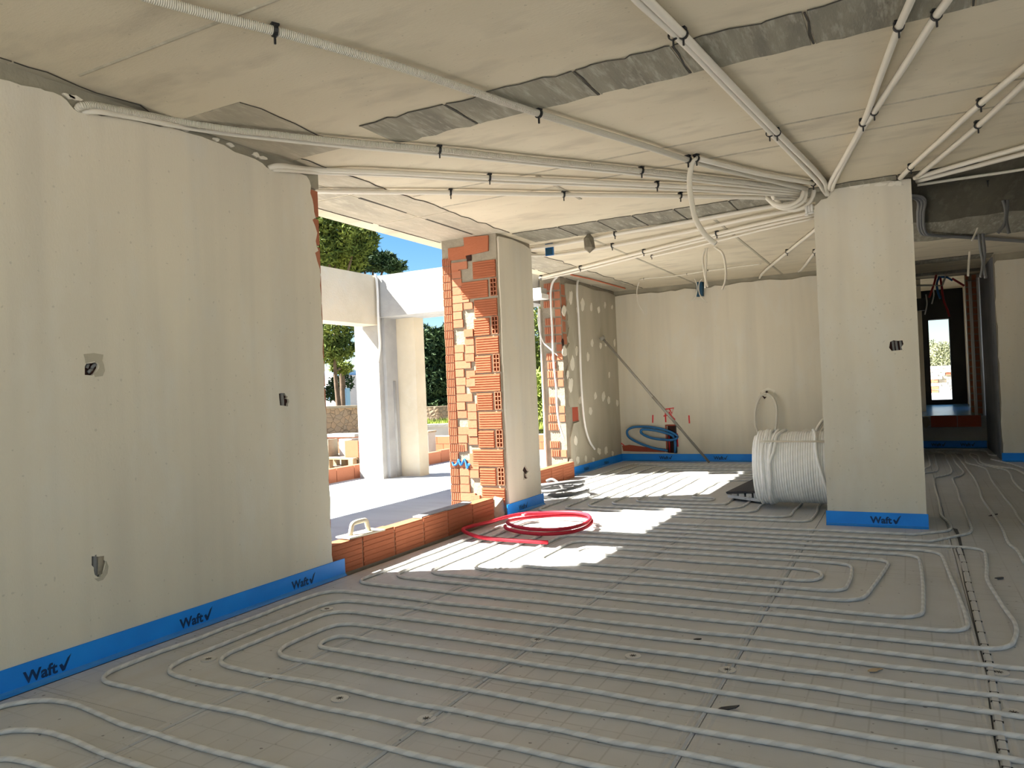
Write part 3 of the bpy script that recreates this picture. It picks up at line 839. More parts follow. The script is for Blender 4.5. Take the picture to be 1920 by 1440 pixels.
def strip_y(label, x, y0, y1, h, tx, logos, side=1):
    """strip running along Y on a wall face x, facing side*X"""
    t = .010 * side
    mb = MB().box(min(x, x + t), max(x, x + t), y0, y1, 0, h)
    o = mb.build('edge_strip', 'strip_blue'); tag(o, label, 'foam strip', 'blue perimeter strips')
    MB().hexa([(x + t, y0, .0), (x + t * 3.2, y0, .0005), (x + t * 3.2, y1, .0005), (x + t, y1, .0), (x + t, y0, .022), (x + t * 1.8, y0, .010), (x + t * 1.8, y1, .010), (x + t, y1, .022)]).build('foot_film', 'strip_film', o)
    for yl in logos: logo(o, (x + t, yl, .032), (0, side, 0), (0, 0, 1), tx, (side, 0, 0))
    return o
def strip_x(label, y, x0, x1, h, tx, logos):
    mb = MB().box(x0, x1, y - .010, y, 0, h)
    o = mb.build('edge_strip', 'strip_blue'); tag(o, label, 'foam strip', 'blue perimeter strips')
    MB().hexa([(x0, y - .032, .0005), (x1, y - .032, .0005), (x1, y - .01, 0), (x0, y - .01, 0), (x0, y - .018, .010), (x1, y - .018, .010), (x1, y - .01, .02), (x0, y - .01, .02)]).build('foot_film', 'strip_film', o)
    for xl in logos: logo(o, (xl, y - .010, .035), (1, 0, 0), (0, 0, 1), tx, (0, -1, 0))
    return o
SH = .128
ly = [onx(p, XL).y for p in [(42, 1270), (335, 1165), (545, 1095)]]
strip_y('blue printed foam strip along the foot of the near left plaster wall', XL, YR, 4.40, SH, .078, [ly[0] - .98, ly[0], ly[1], ly[2]])
strip_y('short blue foam strip at the foot of the brick pier', XL, 7.02, 7.92, SH, .072, [7.28])
strip_y('blue foam strip at the foot of the patchy far left wall', XF, 10.55, YB - .012, SH, .075, [11.0, 11.9])
strip_x('long blue foam strip along the foot of the back wall', YB, XF, .05, SH, .078, [-3.9, -2.95, -2.0, -1.0])
strip_x('blue foam strip wrapped round the foot of the plastered pillar', YP, VX0 - .012, VX1 + .012, SH, .082, [-.335])
strip_x('dark blue foam strip at the foot of the raised step in the corridor', 15.395, .06, 1.2, SH, .075, [.35, .8])
strip_x('blue foam strip at the foot of the wall beyond the right edge', 7.45, 1.03, XR, SH, .075, [1.6, 2.6])
strip_x('blue foam strip at the foot of the shaded wall right of the corridor', 13.10, 1.20, XR, SH, .075, [1.9, 2.9])

# ================================================================== FLOOR HEATING PIPES
PR = .0115
def zpt(x, y): return (x, y, PR)
def pipe(name, pts, label, mat='pipe_white', group=None, cat='heating pipe', r=PR, seg=8):
    o = MB().tube(pts, r, seg).build(name, mat, None, True)
    return tag(o, label, cat, group)
GP = 'heating pipes on the floor'
V = {1: 4.22, 2: 4.45, 3: 4.62, 4: 4.855, 5: 5.05, 6: 5.25}
Vu = {6: 5.57, 5: 5.82, 4: 6.02, 3: 6.24, 2: 6.43, 1: 6.62}
PL = {2: 6.80, 1: 7.02}
TL = {1: -3.60, 2: -3.45, 3: -3.26, 4: -3.03, 5: -2.83, 6: -2.64, 'A': -2.46}
TR = {1: .44, 2: .22, 3: .03, 4: -.21, 5: -.39, 6: -.56}
def corr(pl):
    return [atz(p, PR) for p in pl]
def c8(x, y): return (1700 + x / 6, 820 + y / 6)
cor1 = corr([c8(*p) for p in [(430, 1060), (490, 1035), (495, 1000), (470, 955), (390, 880), (378, 800), (360, 690), (325, 590), (312, 510), (325, 452), (420, 430), (495, 405), (485, 310), (440, 235), (430, 195), (380, 172), (210, 165)]])
cor2 = corr([c8(*p) for p in [(560, 1110), (690, 1080), (730, 1040), (715, 980), (680, 900), (650, 800), (600, 700), (570, 590), (530, 500), (525, 455), (600, 430), (640, 395), (600, 340), (555, 290), (510, 215), (470, 180), (330, 160)]])
s2 = [(TL[1], PL[1])]
path = [(TL[1], PL[1]), (TL[1], V[1]), (TR[1] - .06, V[1]), (TR[1] + .02, 4.62), (TR[1] - .04, 5.6), (TR[1] + .03, Vu[1]), (TL[3], Vu[1]), (TL[3], V[3]), (TR[3], V[3]), (TR[3], Vu[3]), (TL[5], Vu[3]), (TL[5], V[5]), (TR[5], V[5]), (TR[5], Vu[5]),
        (TL['A'], Vu[5]), (TL['A'], Vu[6]), (TR[6], Vu[6]), (TR[6], V[6]), (TL[6], V[6]), (TL[6], Vu[4]), (TR[4] + .06, Vu[4]), (TR[4] - .08, V[4]), (TL[4], V[4]), (TL[4], Vu[2]), (TR[2] - .05, Vu[2]), (TR[2] - .02, 5.7), (TR[2] + .02, V[2]), (TL[2], V[2]), (TL[2], PL[2])]
full = [zpt(.0, PL[1] + .02)] + [zpt(*p) for p in path] + [zpt(.12, PL[2])]
mid = fillet(full, .17, .010, 4)
pipe('heating_pipe', spline([p for p in cor1[::-1]], 4)[:-1] + mid + spline(cor2, 4)[1:], 'long white pipe coiled in a flattened spiral before the plastered pillar', group=GP)
# near spiral, its right end runs out of the picture
Yl = {'a': 2.27, 'b': 2.46, 'c': 2.65, 'd': 2.86, 'e': 3.05}
Yu = {5: 3.25, 4: 3.44, 3: 3.63, 2: 3.83, 1: 4.00}
tipx = [atz(p, PR).x for p in [(196, 1262), (310, 1250), (415, 1230), (535, 1210), (612, 1200)]]
path = [(3.2, Yu[2]), (tipx[1], Yu[2]), (tipx[1], Yl['b']), (1.15, Yl['b']), (1.15, Yu[4]), (tipx[3], Yu[4]), (tipx[3], Yl['d']), (.42, Yl['d']), (.42, Yl['e']), (tipx[4], Yl['e']), (tipx[4], Yu[5]), (.75, Yu[5]), (.75, Yl['c']), (tipx[2], Yl['c']),
        (tipx[2], Yu[3]), (1.5, Yu[3]), (1.5, Yl['a']), (tipx[0], Yl['a']), (tipx[0], Yu[1]), (3.2, Yu[1])]
pipe('heating_pipe', fillet([zpt(*p) for p in path], .19, .010, 6), 'nearest white pipe coiled in long hairpins beside the left wall', group=GP)
# pipes cut by the lower left corner
for lab, pl in (('uppermost of the white pipes bending in from the lower left corner', [(-330, 1520), (-150, 1400), (0, 1326), (40, 1317), (85, 1313), (130, 1318), (180, 1336), (230, 1358), (280, 1372), (380, 1403), (480, 1428), (640, 1470), (900, 1530)]),
                ('middle white pipe bending in from the lower left corner', [(-300, 1560), (-130, 1450), (0, 1374), (40, 1369), (80, 1371), (125, 1383), (200, 1415), (280, 1441), (420, 1490), (700, 1580)]),
                ('lowest white pipe showing only in the lower left corner', [(-220, 1560), (-80, 1460), (0, 1424), (40, 1426), (90, 1440), (180, 1475), (400, 1570)])):
    pipe('heating_pipe', spline(corr(pl), 5), lab, group=GP)
# far spiral in front of the back wall
xl = [-3.70, -3.46, -3.27, -3.06, -2.85, -2.64]; yl = [7.42, 7.62, 7.82, 8.03, 8.26, 8.50]; xr = [-.85, -1.06, -1.42, -1.60, -1.80, -2.00]; yu = [11.95, 11.7, 11.4, 11.1, 10.75, 10.4]
path = [(-.75, 7.25), (-4.0, 7.95), (-4.25, 8.4), (-4.25, 12.2), (-.4, 12.2), (-.4, 11.95), (xl[0], yu[0]), (xl[0], yl[0]), (xr[0], yl[0]), (xr[0], yu[1]), (xl[2], yu[2]), (xl[2], yl[2]), (xr[2], yl[2]), (xr[2], yu[3]), (xl[4], yu[4]), (xl[4], yl[4]), (xr[4], yl[4]), (xr[4], yu[5]),
        (-2.3, 10.2), (-2.3, 8.7), (xr[5], yl[5] + .2), (xr[5], yl[5]), (xl[5], yl[5]), (xl[5], yu[4] - .2), (xr[3], yu[4]), (xr[3], yl[3]), (xl[3], yl[3]), (xl[3], yu[3]), (xr[1] + .05, yu[2]), (xr[1], yl[1]), (xl[1], yl[1]), (xl[1], yu[1]), (-.45, yu[1] - .02)]
path = path[5:]
pipe('heating_pipe', fillet([zpt(*p) for p in path], .16, .012, 9), 'white pipe coiled across the sunlit floor before the back wall', group=GP)
pipe('heating_pipe', fillet([zpt(*p) for p in [(-.4, 12.3), (-4.2, 12.3), (-4.2, 8.2), (-4.0, 8.2), (-4.0, 12.1), (-.5, 12.1)]], .16, .01, 2), 'white pipe running close along the far left wall and back wall', group=GP)
# pipes fanning through the corridor
for lab, pl in (('white pipe winding along the middle of the dark corridor floor', [(1320, 1410), (1240, 1270), (1150, 1195), (1090, 1060), (1040, 960), (960, 850), (850, 690), (820, 590), (760, 460), (690, 370), (640, 300), (575, 225), (530, 185), (420, 160)]),
                ('white pipe curving along the right half of the dark corridor floor', [(1330, 1000), (1250, 890), (1210, 810), (1110, 690), (1020, 570), (960, 490), (920, 400), (880, 350), (780, 315), (690, 295), (640, 210), (590, 180), (480, 165)]),
                ('white pipe bending to the right edge of the corridor floor', [(1330, 620), (1260, 560), (1200, 490), (1160, 400), (1110, 365), (950, 330), (830, 305), (780, 255), (710, 200), (720, 180)]),
                ('rightmost white pipe looping toward the shaded wall in the corridor', [(1330, 420), (1280, 385), (1180, 350), (1000, 325), (850, 290), (800, 210), (720, 180)]),
                ('white pipe running under the edge of the shaded corridor wall', [(1330, 350), (1240, 320), (1140, 290), (1020, 262), (950, 245)]),
                ('white pipe lying closest to the raised step in the corridor', [(1050, 205), (950, 200), (900, 160), (830, 145), (500, 135), (210, 140)]),
                ('short white pipe bend beside the far side of the pillar', [(205, 350), (260, 325), (258, 270), (240, 200), (230, 165)]),
                ('second short white pipe bend beside the far side of the pillar', [(205, 400), (320, 385), (350, 360), (330, 290), (310, 210), (290, 185), (220, 180)])):
    pipe('heating_pipe', spline(corr([c8(*p) for p in pl]), 4), lab, group=GP)
# grey cover strip along the board gap
def c4(x, y): return (1440 + x / 3, 960 + y / 3)
gp = [c4(*p) for p in [(1075, 205), (1105, 290), (1130, 410), (1160, 520), (1190, 640), (1225, 780), (1250, 870), (1270, 1000), (1285, 1110), (1305, 1230), (1325, 1340), (1345, 1440), (1370, 1560)]]
gpts = [atz(p, .004) for p in gp]
mb = MB()
for a, b in zip(gpts[:-1], gpts[1:]):
    mb.hexa([(a.x - .016, a.y, .0), (a.x + .016, a.y, .0), (b.x + .016, b.y, .0), (b.x - .016, b.y, .0), (a.x - .010, a.y, .011), (a.x + .010, a.y, .011), (b.x + .010, b.y, .011), (b.x - .010, b.y, .011)])
jo = mb.build('joint_profile', 'pipe_white'); tag(jo, 'pale jointed cover strip running down the floor seam at right', 'cover strip')
for i in range(26):
    t = i / 25 * (len(gpts) - 1.001); k = int(t); p = gpts[k].lerp(gpts[k + 1], t - k)
    MB().box(p.x - .017, p.x + .017, p.y - .0016, p.y + .0016, .004, .0118).build('joint_notch', 'crack', jo)
mb = MB()
for a, b in zip(gpts[:-1], gpts[1:]):
    mb.hexa([(a.x - .024, a.y, .0), (a.x - .018, a.y, .0), (b.x - .018, b.y, .0), (b.x - .024, b.y, .0), (a.x - .023, a.y, .002), (a.x - .018, a.y, .002), (b.x - .018, b.y, .002), (b.x - .023, b.y, .002)])
mb.build('seam_shadow', 'black', floor)

# anchor discs
dm = MB()
N = 20
ring = [(math.cos(2 * math.pi * k / N) * .040, math.sin(2 * math.pi * k / N) * .040) for k in range(N)]
dm.plate(ring, [], lambda u, v, d: (u, v, .004 - d), .004)
disc_me = dm.mesh('anchor_disc', 'pipe_white')
sm_ = MB()
for a in (0, math.pi / 2, math.pi / 4, -math.pi / 4):
    c, s_ = math.cos(a), math.sin(a); L = .017; w = .0014
    sm_.plate([(c * L - s_ * w, s_ * L + c * w), (-c * L - s_ * w, -s_ * L + c * w), (-c * L + s_ * w, -s_ * L - c * w), (c * L + s_ * w, s_ * L - c * w)], [], lambda u, v, d: (u, v, .0052 - d), .001)
slot_me = sm_.mesh('cross_slot', 'crack')
for (x, y), lab in (((800, 1348), 'lowest round white anchor disc, left of the middle seam'), ((637, 1310), 'round white anchor disc between the second and third hairpins'), ((508, 1272), 'round white anchor disc between the fourth and third hairpin bends'), ((391, 1236), 'round white anchor disc beside the left wall, next to the pipe bends'),
                    ((1187, 1230), 'round white anchor disc on the middle board between straight pipes'), ((1008, 1200), 'round white anchor disc on the seam left of centre'), ((1364, 1256), 'round white anchor disc on the seam below the inner right bend'), ((613, 1142), 'small pale anchor disc touching the upper hairpin pipe'),
                    ((736, 1160), 'small pale anchor disc inside the long hairpins'), ((1873, 1261), 'round white anchor disc right of the pale cover strip'), ((1837, 1331), 'round white anchor disc half under a pipe left of the pale cover strip'), ((1901, 1337), 'round white anchor disc at the right edge below the cover strip pipe')):
    q = atz((x, y), .002)
    o = link('anchor_disc', disc_me); o.location = (q.x, q.y, .0005); tag(o, lab, 'anchor disc', 'insulation anchor discs')
    o.rotation_euler.z = rnd.uniform(0, 1)
    link('cross_slot', slot_me, o)
# scraps on the boards
for (x, y), s_, lab, mt in (((1357, 1332), .05, 'small dark scrap of film lying beside the right seam', 'dark_foam'), ((1308, 1200), .022, 'tiny black crumb on the grey board near the seam', 'black'), ((1640, 1258), .035, 'brown wood splinter lying between two pipes at right', 'wood'), ((1651, 1049), .035, 'small grey clip lying on the right bend of the spiral', 'white_plastic'), ((1875, 1085), .035, 'dark smear of debris beside the outer right bend', 'dark_foam'), ((1864, 966), .05, 'black scrap on the corridor floor beside a winding pipe', 'black')):
    q = atz((x, y), .003); r2 = random.Random(x)
    pts = blob2(0, 0, s_, s_ * .35, r2, 8, .4)
    o = MB().plate([(a * .8 - b * .6, a * .6 + b * .8) for a, b in pts], [], lambda u, v, d: (q.x + u, q.y + v, .004 + u * .15 * (1 if s_ > .04 else 0) + .006 - d), .005).build('floor_scrap', mt)
    tag(o, lab, 'scrap')

# ================================================================== CEILING CONDUITS
CZ = HC - .032
CR = .020
clip_mb = MB()
for k in range(12):
    a0, a1 = 2 * math.pi * k / 12, 2 * math.pi * (k + 1) / 12
    r0, r1 = CR + .001, CR + .006
    clip_mb.hexa([(-.008, r0 * math.cos(a0), r0 * math.sin(a0)), (.008, r0 * math.cos(a0), r0 * math.sin(a0)), (.008, r0 * math.cos(a1), r0 * math.sin(a1)), (-.008, r0 * math.cos(a1), r0 * math.sin(a1)),
                  (-.008, r1 * math.cos(a0), r1 * math.sin(a0)), (.008, r1 * math.cos(a0), r1 * math.sin(a0)), (.008, r1 * math.cos(a1), r1 * math.sin(a1)), (-.008, r1 * math.cos(a1), r1 * math.sin(a1))])
clip_mb.box(-.016, .016, -.016, .022, CR, CR + .012)
clip_mb.box(-.004, .004, -.004, .004, -CR - .035, -CR - .004)
clip_me = clip_mb.mesh('clip', 'black')
GC = 'conduits on the ceiling'
def add_clip(o, p, t, s_=1.0):
    c = link('clip', clip_me, o); c.location = p; c.rotation_euler = (0, 0, math.atan2(t.y, t.x)); c.scale = (s_, s_, s_); return c
def conduit(px, label, clips=(), mat='conduit', r=CR, z=CZ, tail=None, head=None, n=5, cat='conduit', group=GC):
    pts = [atz(p, z) for p in px]
    if not head and (px[0][0] < 0 or px[0][1] < 0 or px[0][0] > 1920):      # the run goes on past what the photo shows
        d = (pts[0] - pts[1]).normalized(); L = 0.0
        while L < 4.0 and -3.75 < (pts[0] + d * (L + .25)).x < 4.7 and -2.9 < (pts[0] + d * (L + .25)).y < 7.3: L += .25
        if L > .4: pts = [pts[0] + d * L, pts[0] + d * (L * .5)] + pts
    if head: pts = head + pts
    if tail: pts = pts + tail
    o = MB().tube(spline(pts, n), r, 8).build('ceiling_conduit', mat, None, True)
    tag(o, label, cat, group)
    for cp in clips:
        q = atz(cp, z)
        j = min(range(len(pts) - 1), key=lambda i: (pts[i].lerp(pts[i + 1], .5) - q).length)
        add_clip(o, q, pts[j + 1] - pts[j], r / CR)
    return o
conduit([(200, -28), (295, 0), (400, 29), (515, 58), (640, 93), (760, 129), (1010, 213), (1200, 271), (1300, 303), (1430, 335), (1512, 354)], 'long ribbed grey conduit crossing the ceiling from the top left to the pillar', [(515, 58), (1010, 213), (1290, 299)], 'conduit_flex', .022)
conduit([(1306, 297), (1430, 327), (1527, 344)], 'conduit joining beside the long ribbed conduit near the pillar', [(1306, 297), (1525, 344)])
conduit([(420, 241), (500, 250), (660, 267), (824, 281), (1010, 301), (1200, 320), (1380, 340), (1500, 355)], 'ribbed conduit leaving the broken top of the left wall, upper of the pair', [(824, 281), (1203, 320)], 'conduit_flex', .021, head=[onx((143, 208), XL - .03), onx((150, 200), XL + .02)] + [onx(p, XL + .035) for p in [(170, 197), (200, 202), (232, 208), (280, 217), (330, 226)]])
conduit([(440, 252), (500, 259), (660, 275), (824, 289), (1010, 308), (1200, 327), (1380, 347), (1498, 360)], 'conduit leaving the broken top of the left wall, lower of the pair', [], 'conduit', .016, head=[onx((150, 210), XL - .02)] + [onx(p, XL + .03) for p in [(180, 209), (226, 216), (280, 226), (330, 236), (380, 244)]])
conduit([(660, 321), (740, 324), (918, 333), (1080, 340), (1232, 347), (1380, 355), (1500, 364)], 'conduit leaving the broken corner of the left wall, upper of the pair', [(918, 333), (1232, 347)], head=[onx((503, 315), XL - .02), onx((520, 311), XL + .03), onx((556, 315), XL + .03), onx((590, 318), XL + .03)])
conduit([(660, 326), (740, 329), (918, 340), (1080, 346), (1232, 353), (1380, 361), (1497, 368)], 'conduit leaving the broken corner of the left wall, lower of the pair', [], 'conduit', .014, head=[onx((510, 319), XL - .01), onx((530, 319), XL + .03), onx((560, 321), XL + .03), onx((592, 324), XL + .03)])
conduit([(560, 358), (700, 360), (845, 361), (1057, 365), (1276, 368), (1400, 370), (1500, 372)], 'single pale conduit crossing above the terrace opening to the pillar', [(845, 361), (1057, 365), (1276, 367)])
conduit([(990, 467), (1060, 456), (1153, 439), (1280, 417), (1400, 395), (1520, 374)], 'conduit passing just above the hanging clod toward the pillar', [(1153, 439)], z=HC - .03)
conduit([(990, 478), (1030, 478), (1097, 470), (1148, 461), (1300, 432), (1420, 406), (1530, 386)], 'conduit passing just below the hanging clod toward the pillar', [(1148, 461)])
conduit([(1012, 521), (1090, 502), (1207, 472), (1300, 449), (1420, 420), (1530, 396)], 'upper conduit of the bundle running from the far opening to the pillar', [(1014, 520), (1088, 502), (1207, 472), (1344, 438)])
conduit([(1014, 524), (1092, 507), (1210, 477), (1302, 454), (1422, 426), (1530, 402)], 'lower conduit of the bundle running from the far opening to the pillar', [], 'conduit', .016)
conduit([(1222, 481), (1300, 463), (1420, 433), (1530, 408)], 'thin conduit branching off behind the hanging pair', [(1222, 481)], 'conduit', .014)
conduit([(1180, -18), (1195, 0), (1269, 67), (1360, 161), (1449, 252), (1536, 344)], 'left one of two conduits running from the top edge down to the pillar', [(1262, 66), (1443, 250)], tail=[ony((1545, 358), YP - .03), ony((1551, 366), YP + .01)])
conduit([(1196, -18), (1215, 0), (1282, 66), (1370, 158), (1458, 249), (1546, 341)], 'right one of two conduits running from the top edge down to the pillar', [(1281, 64), (1457, 249)], tail=[ony((1549, 357), YP - .03), ony((1553, 367), YP + .01)])
conduit([(1716, -20), (1708, 0), (1686, 50), (1652, 140), (1619, 230), (1590, 285), (1557, 343)], 'left one of two conduits that cross above the right of the pillar', [(1685, 50), (1618, 231)], tail=[ony((1556, 355), YP - .01)])
conduit([(1788, -20), (1777, 0), (1756, 29), (1700, 117), (1640, 208), (1618, 240), (1590, 290), (1564, 342)], 'right one of two conduits that cross above the right of the pillar', [(1756, 29), (1639, 210)], tail=[ony((1560, 356), YP - .01)])
conduit([(1960, 95), (1920, 127), (1839, 194), (1760, 266), (1708, 313), (1688, 334)], 'left one of two conduits slanting in from the right edge to the pillar', [(1839, 194), (1708, 314)])
conduit([(1960, 118), (1920, 156), (1835, 235), (1770, 290), (1720, 331)], 'right one of two conduits slanting in from the right edge to the pillar', [(1834, 235)])
conduit([(1960, 262), (1920, 275), (1800, 309), (1714, 334)], 'upper conduit of three fanning over the dark ceiling at right', [])
conduit([(1960, 277), (1920, 288), (1800, 319), (1718, 340)], 'middle conduit of three fanning over the dark ceiling at right', [])
conduit([(1960, 308), (1920, 317), (1800, 335), (1720, 347)], 'lowest conduit of three fanning over the dark ceiling at right', [(1852, 343)], 'conduit', .013)
for i, lab in enumerate(('innermost', 'middle', 'outermost')):
    d = i * 5
    conduit([(1700, 368 - i), (1719 + d, 374 - i * 2), (1721 + d, 400), (1722 + d, 425), (1727 + d, 437), (1733 + d, 440), (1830, 447 - i), (1930, 454 - i)], lab + ' of three thin conduits bending beyond the pillar', [], 'conduit_grey', .016)
# short conduits that end in the top of the back wall
conduit([(1540, 421), (1526, 433), (1476, 473), (1430, 512)], 'pale conduit slanting into the broken top of the back wall', [(1476, 472)], tail=[ony((1424, 521), YB - .01)], group='conduits entering the back wall')
conduit([(1540, 455), (1527, 474), (1503, 505)], 'short pale conduit beside the pillar slanting into the back wall top', [(1527, 472)], tail=[ony((1497, 509), YB - .01)], group='conduits entering the back wall')
conduit([(1207, 523), (1250, 519), (1288, 514), (1327, 508), (1400, 498), (1427, 495)], 'thin cable pinned along the ceiling before the back wall', [(1207, 523), (1288, 514), (1327, 507)], r=.008, head=[ony((1208, 588), 12.0), ony((1197, 570), 12.0), ony((1194, 545), 12.0), ony((1198, 530), 12.0)], group='conduits entering the back wall')

def hang(name, pts, r, label, mat='conduit', group='conduits hanging from the ceiling', cat='conduit', n=6):
    o = MB().tube(spline(pts, n), r, 8).build(name, mat, None, True); return tag(o, label, cat, group)
Yh = atz((1303, 298), CZ).y
hang('hanging_conduit', [atz((1306, 298), CZ)] + [ony(p, Yh) for p in [(1299, 304), (1294, 325), (1293, 350), (1298, 385), (1304, 410), (1316, 432), (1330, 448), (1342, 457)]], .020, 'thick conduit end hanging in a long curve left of the pillar')
Yh = 9.6
hang('hanging_conduit', [ony(p, Yh) for p in [(1328, 453), (1323, 465), (1318, 482), (1319, 500), (1323, 524), (1327, 538)]], .013, 'left strand of the pair of thin conduits hanging before the back wall')
hang('hanging_conduit', [ony(p, Yh) for p in [(1329, 454), (1325, 470), (1324, 490), (1323, 510), (1323, 524), (1322, 540)]], .013, 'right strand of the pair of thin conduits hanging before the back wall')
hang('hanging_conduit', [ony(p, Yh) for p in [(1330, 455), (1343, 465), (1354, 474), (1359, 490), (1361, 512), (1359, 530), (1354, 543)]], .014, 'thin conduit arching over and hanging right of the thin pair')
hang('hanging_cable', [ony(p, 12.3) for p in [(1288, 514), (1300, 520), (1306, 532), (1307, 545), (1303, 558), (1295, 566)]], .009, 'thin cable curling down left of the blue box on the back wall', cat='cable')
hang('hanging_cable', [ony(p, 12.4) for p in [(1318, 521), (1312, 528), (1310, 540), (1312, 552), (1318, 560), (1326, 567)]], .009, 'thin cable curling down in front of the blue box on the back wall', cat='cable')
# loops around the pillar head
for i, (r0, lab) in enumerate(((0, 'uppermost of the three conduit loops sagging beside the pillar head'), (1, 'middle one of the three conduit loops sagging beside the pillar head'), (2, 'lowest of the three conduit loops sagging beside the pillar head'))):
    y0 = 7.2 + i * .06
    pl = [[(1431, 334), (1430, 352), (1437, 370), (1452, 382), (1470, 386), (1490, 381), (1503, 370), (1507, 352)],
          [(1433, 355), (1440, 372), (1455, 386), (1472, 391), (1492, 386), (1508, 374), (1511, 350)],
          [(1450, 366), (1460, 380), (1474, 390), (1488, 394), (1508, 388), (1521, 375), (1526, 355), (1522, 346)]][i]
    hang('conduit_loop', [ony(p, y0) for p in pl], .019, lab, group='conduit loops at the pillar head')
for i, (p0, p1, lab) in enumerate((((1445, 355), (1466, 354), 'cut conduit stub pointing left above the sagging loops'), ((1452, 374), (1448, 362), 'short cut conduit stub inside the sagging loops'))):
    hang('conduit_stub', [ony(p0, 7.15), ony(p1, 7.15), ony((1495, 358), 7.25)], .017, lab, group='conduit loops at the pillar head')
mb = MB()
for i in range(3):
    q = ony((1512 + i * 5, 393 - i * 2), 7.3); mb.tube([(q.x, q.y, q.z - .05), (q.x, q.y, q.z + .03)], .012, 8); mb.tube([(q.x, q.y, q.z - .055), (q.x, q.y, q.z - .04)], .017, 8)
tag(mb.build('pipe_fittings', 'white_plastic', None, True), 'cluster of pale metal pipe fittings at the left top of the pillar', 'fittings')
# dark loops over the corridor
hang('hanging_conduit', [ony(p, 9.0) for p in [(1842, 345), (1858, 352), (1875, 365), (1884, 385), (1886, 405), (1882, 422), (1871, 437)]], .016, 'left dark conduit end hanging over the corridor at the right edge', 'conduit_grey')
hang('hanging_conduit', [ony(p, 9.0) for p in [(1882, 342), (1887, 360), (1889, 385), (1887, 410), (1889, 425), (1892, 438)]], .016, 'right dark conduit end hanging over the corridor at the right edge', 'conduit_grey')
hang('hanging_conduit', [ony(p, 10.5) for p in [(1880, 342), (1860, 375), (1836, 412), (1832, 430), (1822, 452)]], .011, 'thin pale conduit slanting down over the corridor', 'conduit')
for i, (pl, lab) in enumerate((([(1834, 415), (1836, 440), (1839, 470), (1843, 492), (1839, 520)], 'left one of two dark conduits hanging before the corridor bricks'), ([(1839, 416), (1844, 450), (1846, 480), (1844, 492), (1848, 522)], 'right one of two dark conduits hanging before the corridor bricks'))):
    hang('hanging_conduit', [ony(p, 11.0) for p in pl], .018, lab, 'conduit_grey')
hang('hanging_conduit', [ony(p, 12.5) for p in [(1821, 455), (1818, 475), (1816, 500), (1815, 518)]], .014, 'single pale conduit hanging in front of the brick jamb', 'conduit')
# coloured wires
for pl, mt, lab in (([(1756, 512), (1752, 530), (1747, 545), (1742, 558)], 'red_wire', 'left red wire of the bundle hanging in the corridor doorway'), ([(1763, 520), (1766, 540), (1770, 565), (1776, 580), (1780, 594)], 'red_wire', 'longest red wire hanging down into the corridor doorway'),
                    ([(1785, 522), (1795, 528), (1808, 536)], 'red_wire', 'thick red wire leading to the corridor brick jamb'), ([(1762, 518), (1757, 530), (1758, 545), (1763, 560)], 'blue_wire', 'blue wire hanging in the corridor doorway bundle'),
                    ([(1760, 520), (1775, 520), (1786, 526)], 'blue_wire', 'blue wire end bending right under the corridor ceiling'), ([(1782, 480), (1776, 500), (1772, 520), (1766, 536)], 'conduit', 'pale thin conduit slanting above the corridor wires'),
                    ([(1748, 536), (1751, 552), (1747, 570)], 'white_plastic', 'white wire hanging below the corridor wire bundle'), ([(1736, 552), (1738, 570), (1734, 590)], 'white_plastic', 'white wire hanging by the black box in the corridor'),
                    ([(1716, 536), (1740, 535), (1766, 536)], 'conduit', 'pale thin conduit running level through the corridor wires')):
    hang('loose_wire', [ony(p, 15.0) for p in pl], .018 if mt != 'white_plastic' else .011, lab, mt, 'wires in the corridor doorway', 'wire')
q = ony((1724, 571), 16.8)
o = MB().box(q.x - .09, q.x + .11, 16.7, 16.9, q.z - .12, q.z + .1).build('junction_box', 'black'); tag(o, 'black junction box on the left jamb of the corridor', 'junction box')
MB().box(q.x - .10, q.x + .12, 16.68, 16.7, q.z - .13, q.z + .11).build('lid', 'black', o)

# ---- vertical conduits at the far left wall
D1 = [(1046, 518), (1037, 528), (1033, 545), (1033, 570), (1035, 610), (1037, 660), (1040, 700), (1043, 726), (1045, 772), (1051, 804), (1058, 824)]
hang('drop_conduit', [ony(p, 10.33) for p in D1], .017, 'white conduit hanging down the broken brick end of the far left wall', 'white_plastic', 'conduits hanging at the far left wall')
D2 = [(1110, 508), (1090, 514), (1083, 528), (1082, 545), (1084, 583), (1087, 639), (1089, 700), (1092, 753), (1096, 792), (1100, 811), (1107, 830), (1115, 842)]
hang('drop_conduit', [onx(p, XF + .06) for p in D2], .018, 'white conduit hanging down the patchy plaster of the far left wall', 'white_plastic', 'conduits hanging at the far left wall')
D3 = [(1010, 572), (1009, 600), (1012, 622), (1019, 642), (1030, 653), (1046, 667)]
hang('drop_conduit', [ony(p, 10.34) for p in D3], .010, 'thin white cable looping out beyond the broken brick wall end', 'white_plastic', 'conduits hanging at the far left wall', 'cable')
o = MB().tube([atz((1070, 515), HC - .02), atz((1110, 524), HC - .02), atz((1172, 541), HC - .02)], .011, 6).build('marking_cord', 'orange_line'); tag(o, 'orange cord stretched along the ceiling edge above the patchy wall', 'cord')
q0, q1 = ony((1000, 563), 10.2), ony((1037, 560), 10.2)
lg = MB().box(q0.x, q1.x, 9.8, 10.05, q0.z - .03, q0.z + .04).build('ledge_profile', 'white_plastic'); tag(lg, 'white plastic ledge sticking out from the broken wall end above the far opening', 'ledge')
MB().box(q0.x + .1, q1.x - .03, 9.85, 10.05, q0.z + .04, q0.z + .13).build('upstand', 'render_white', lg)

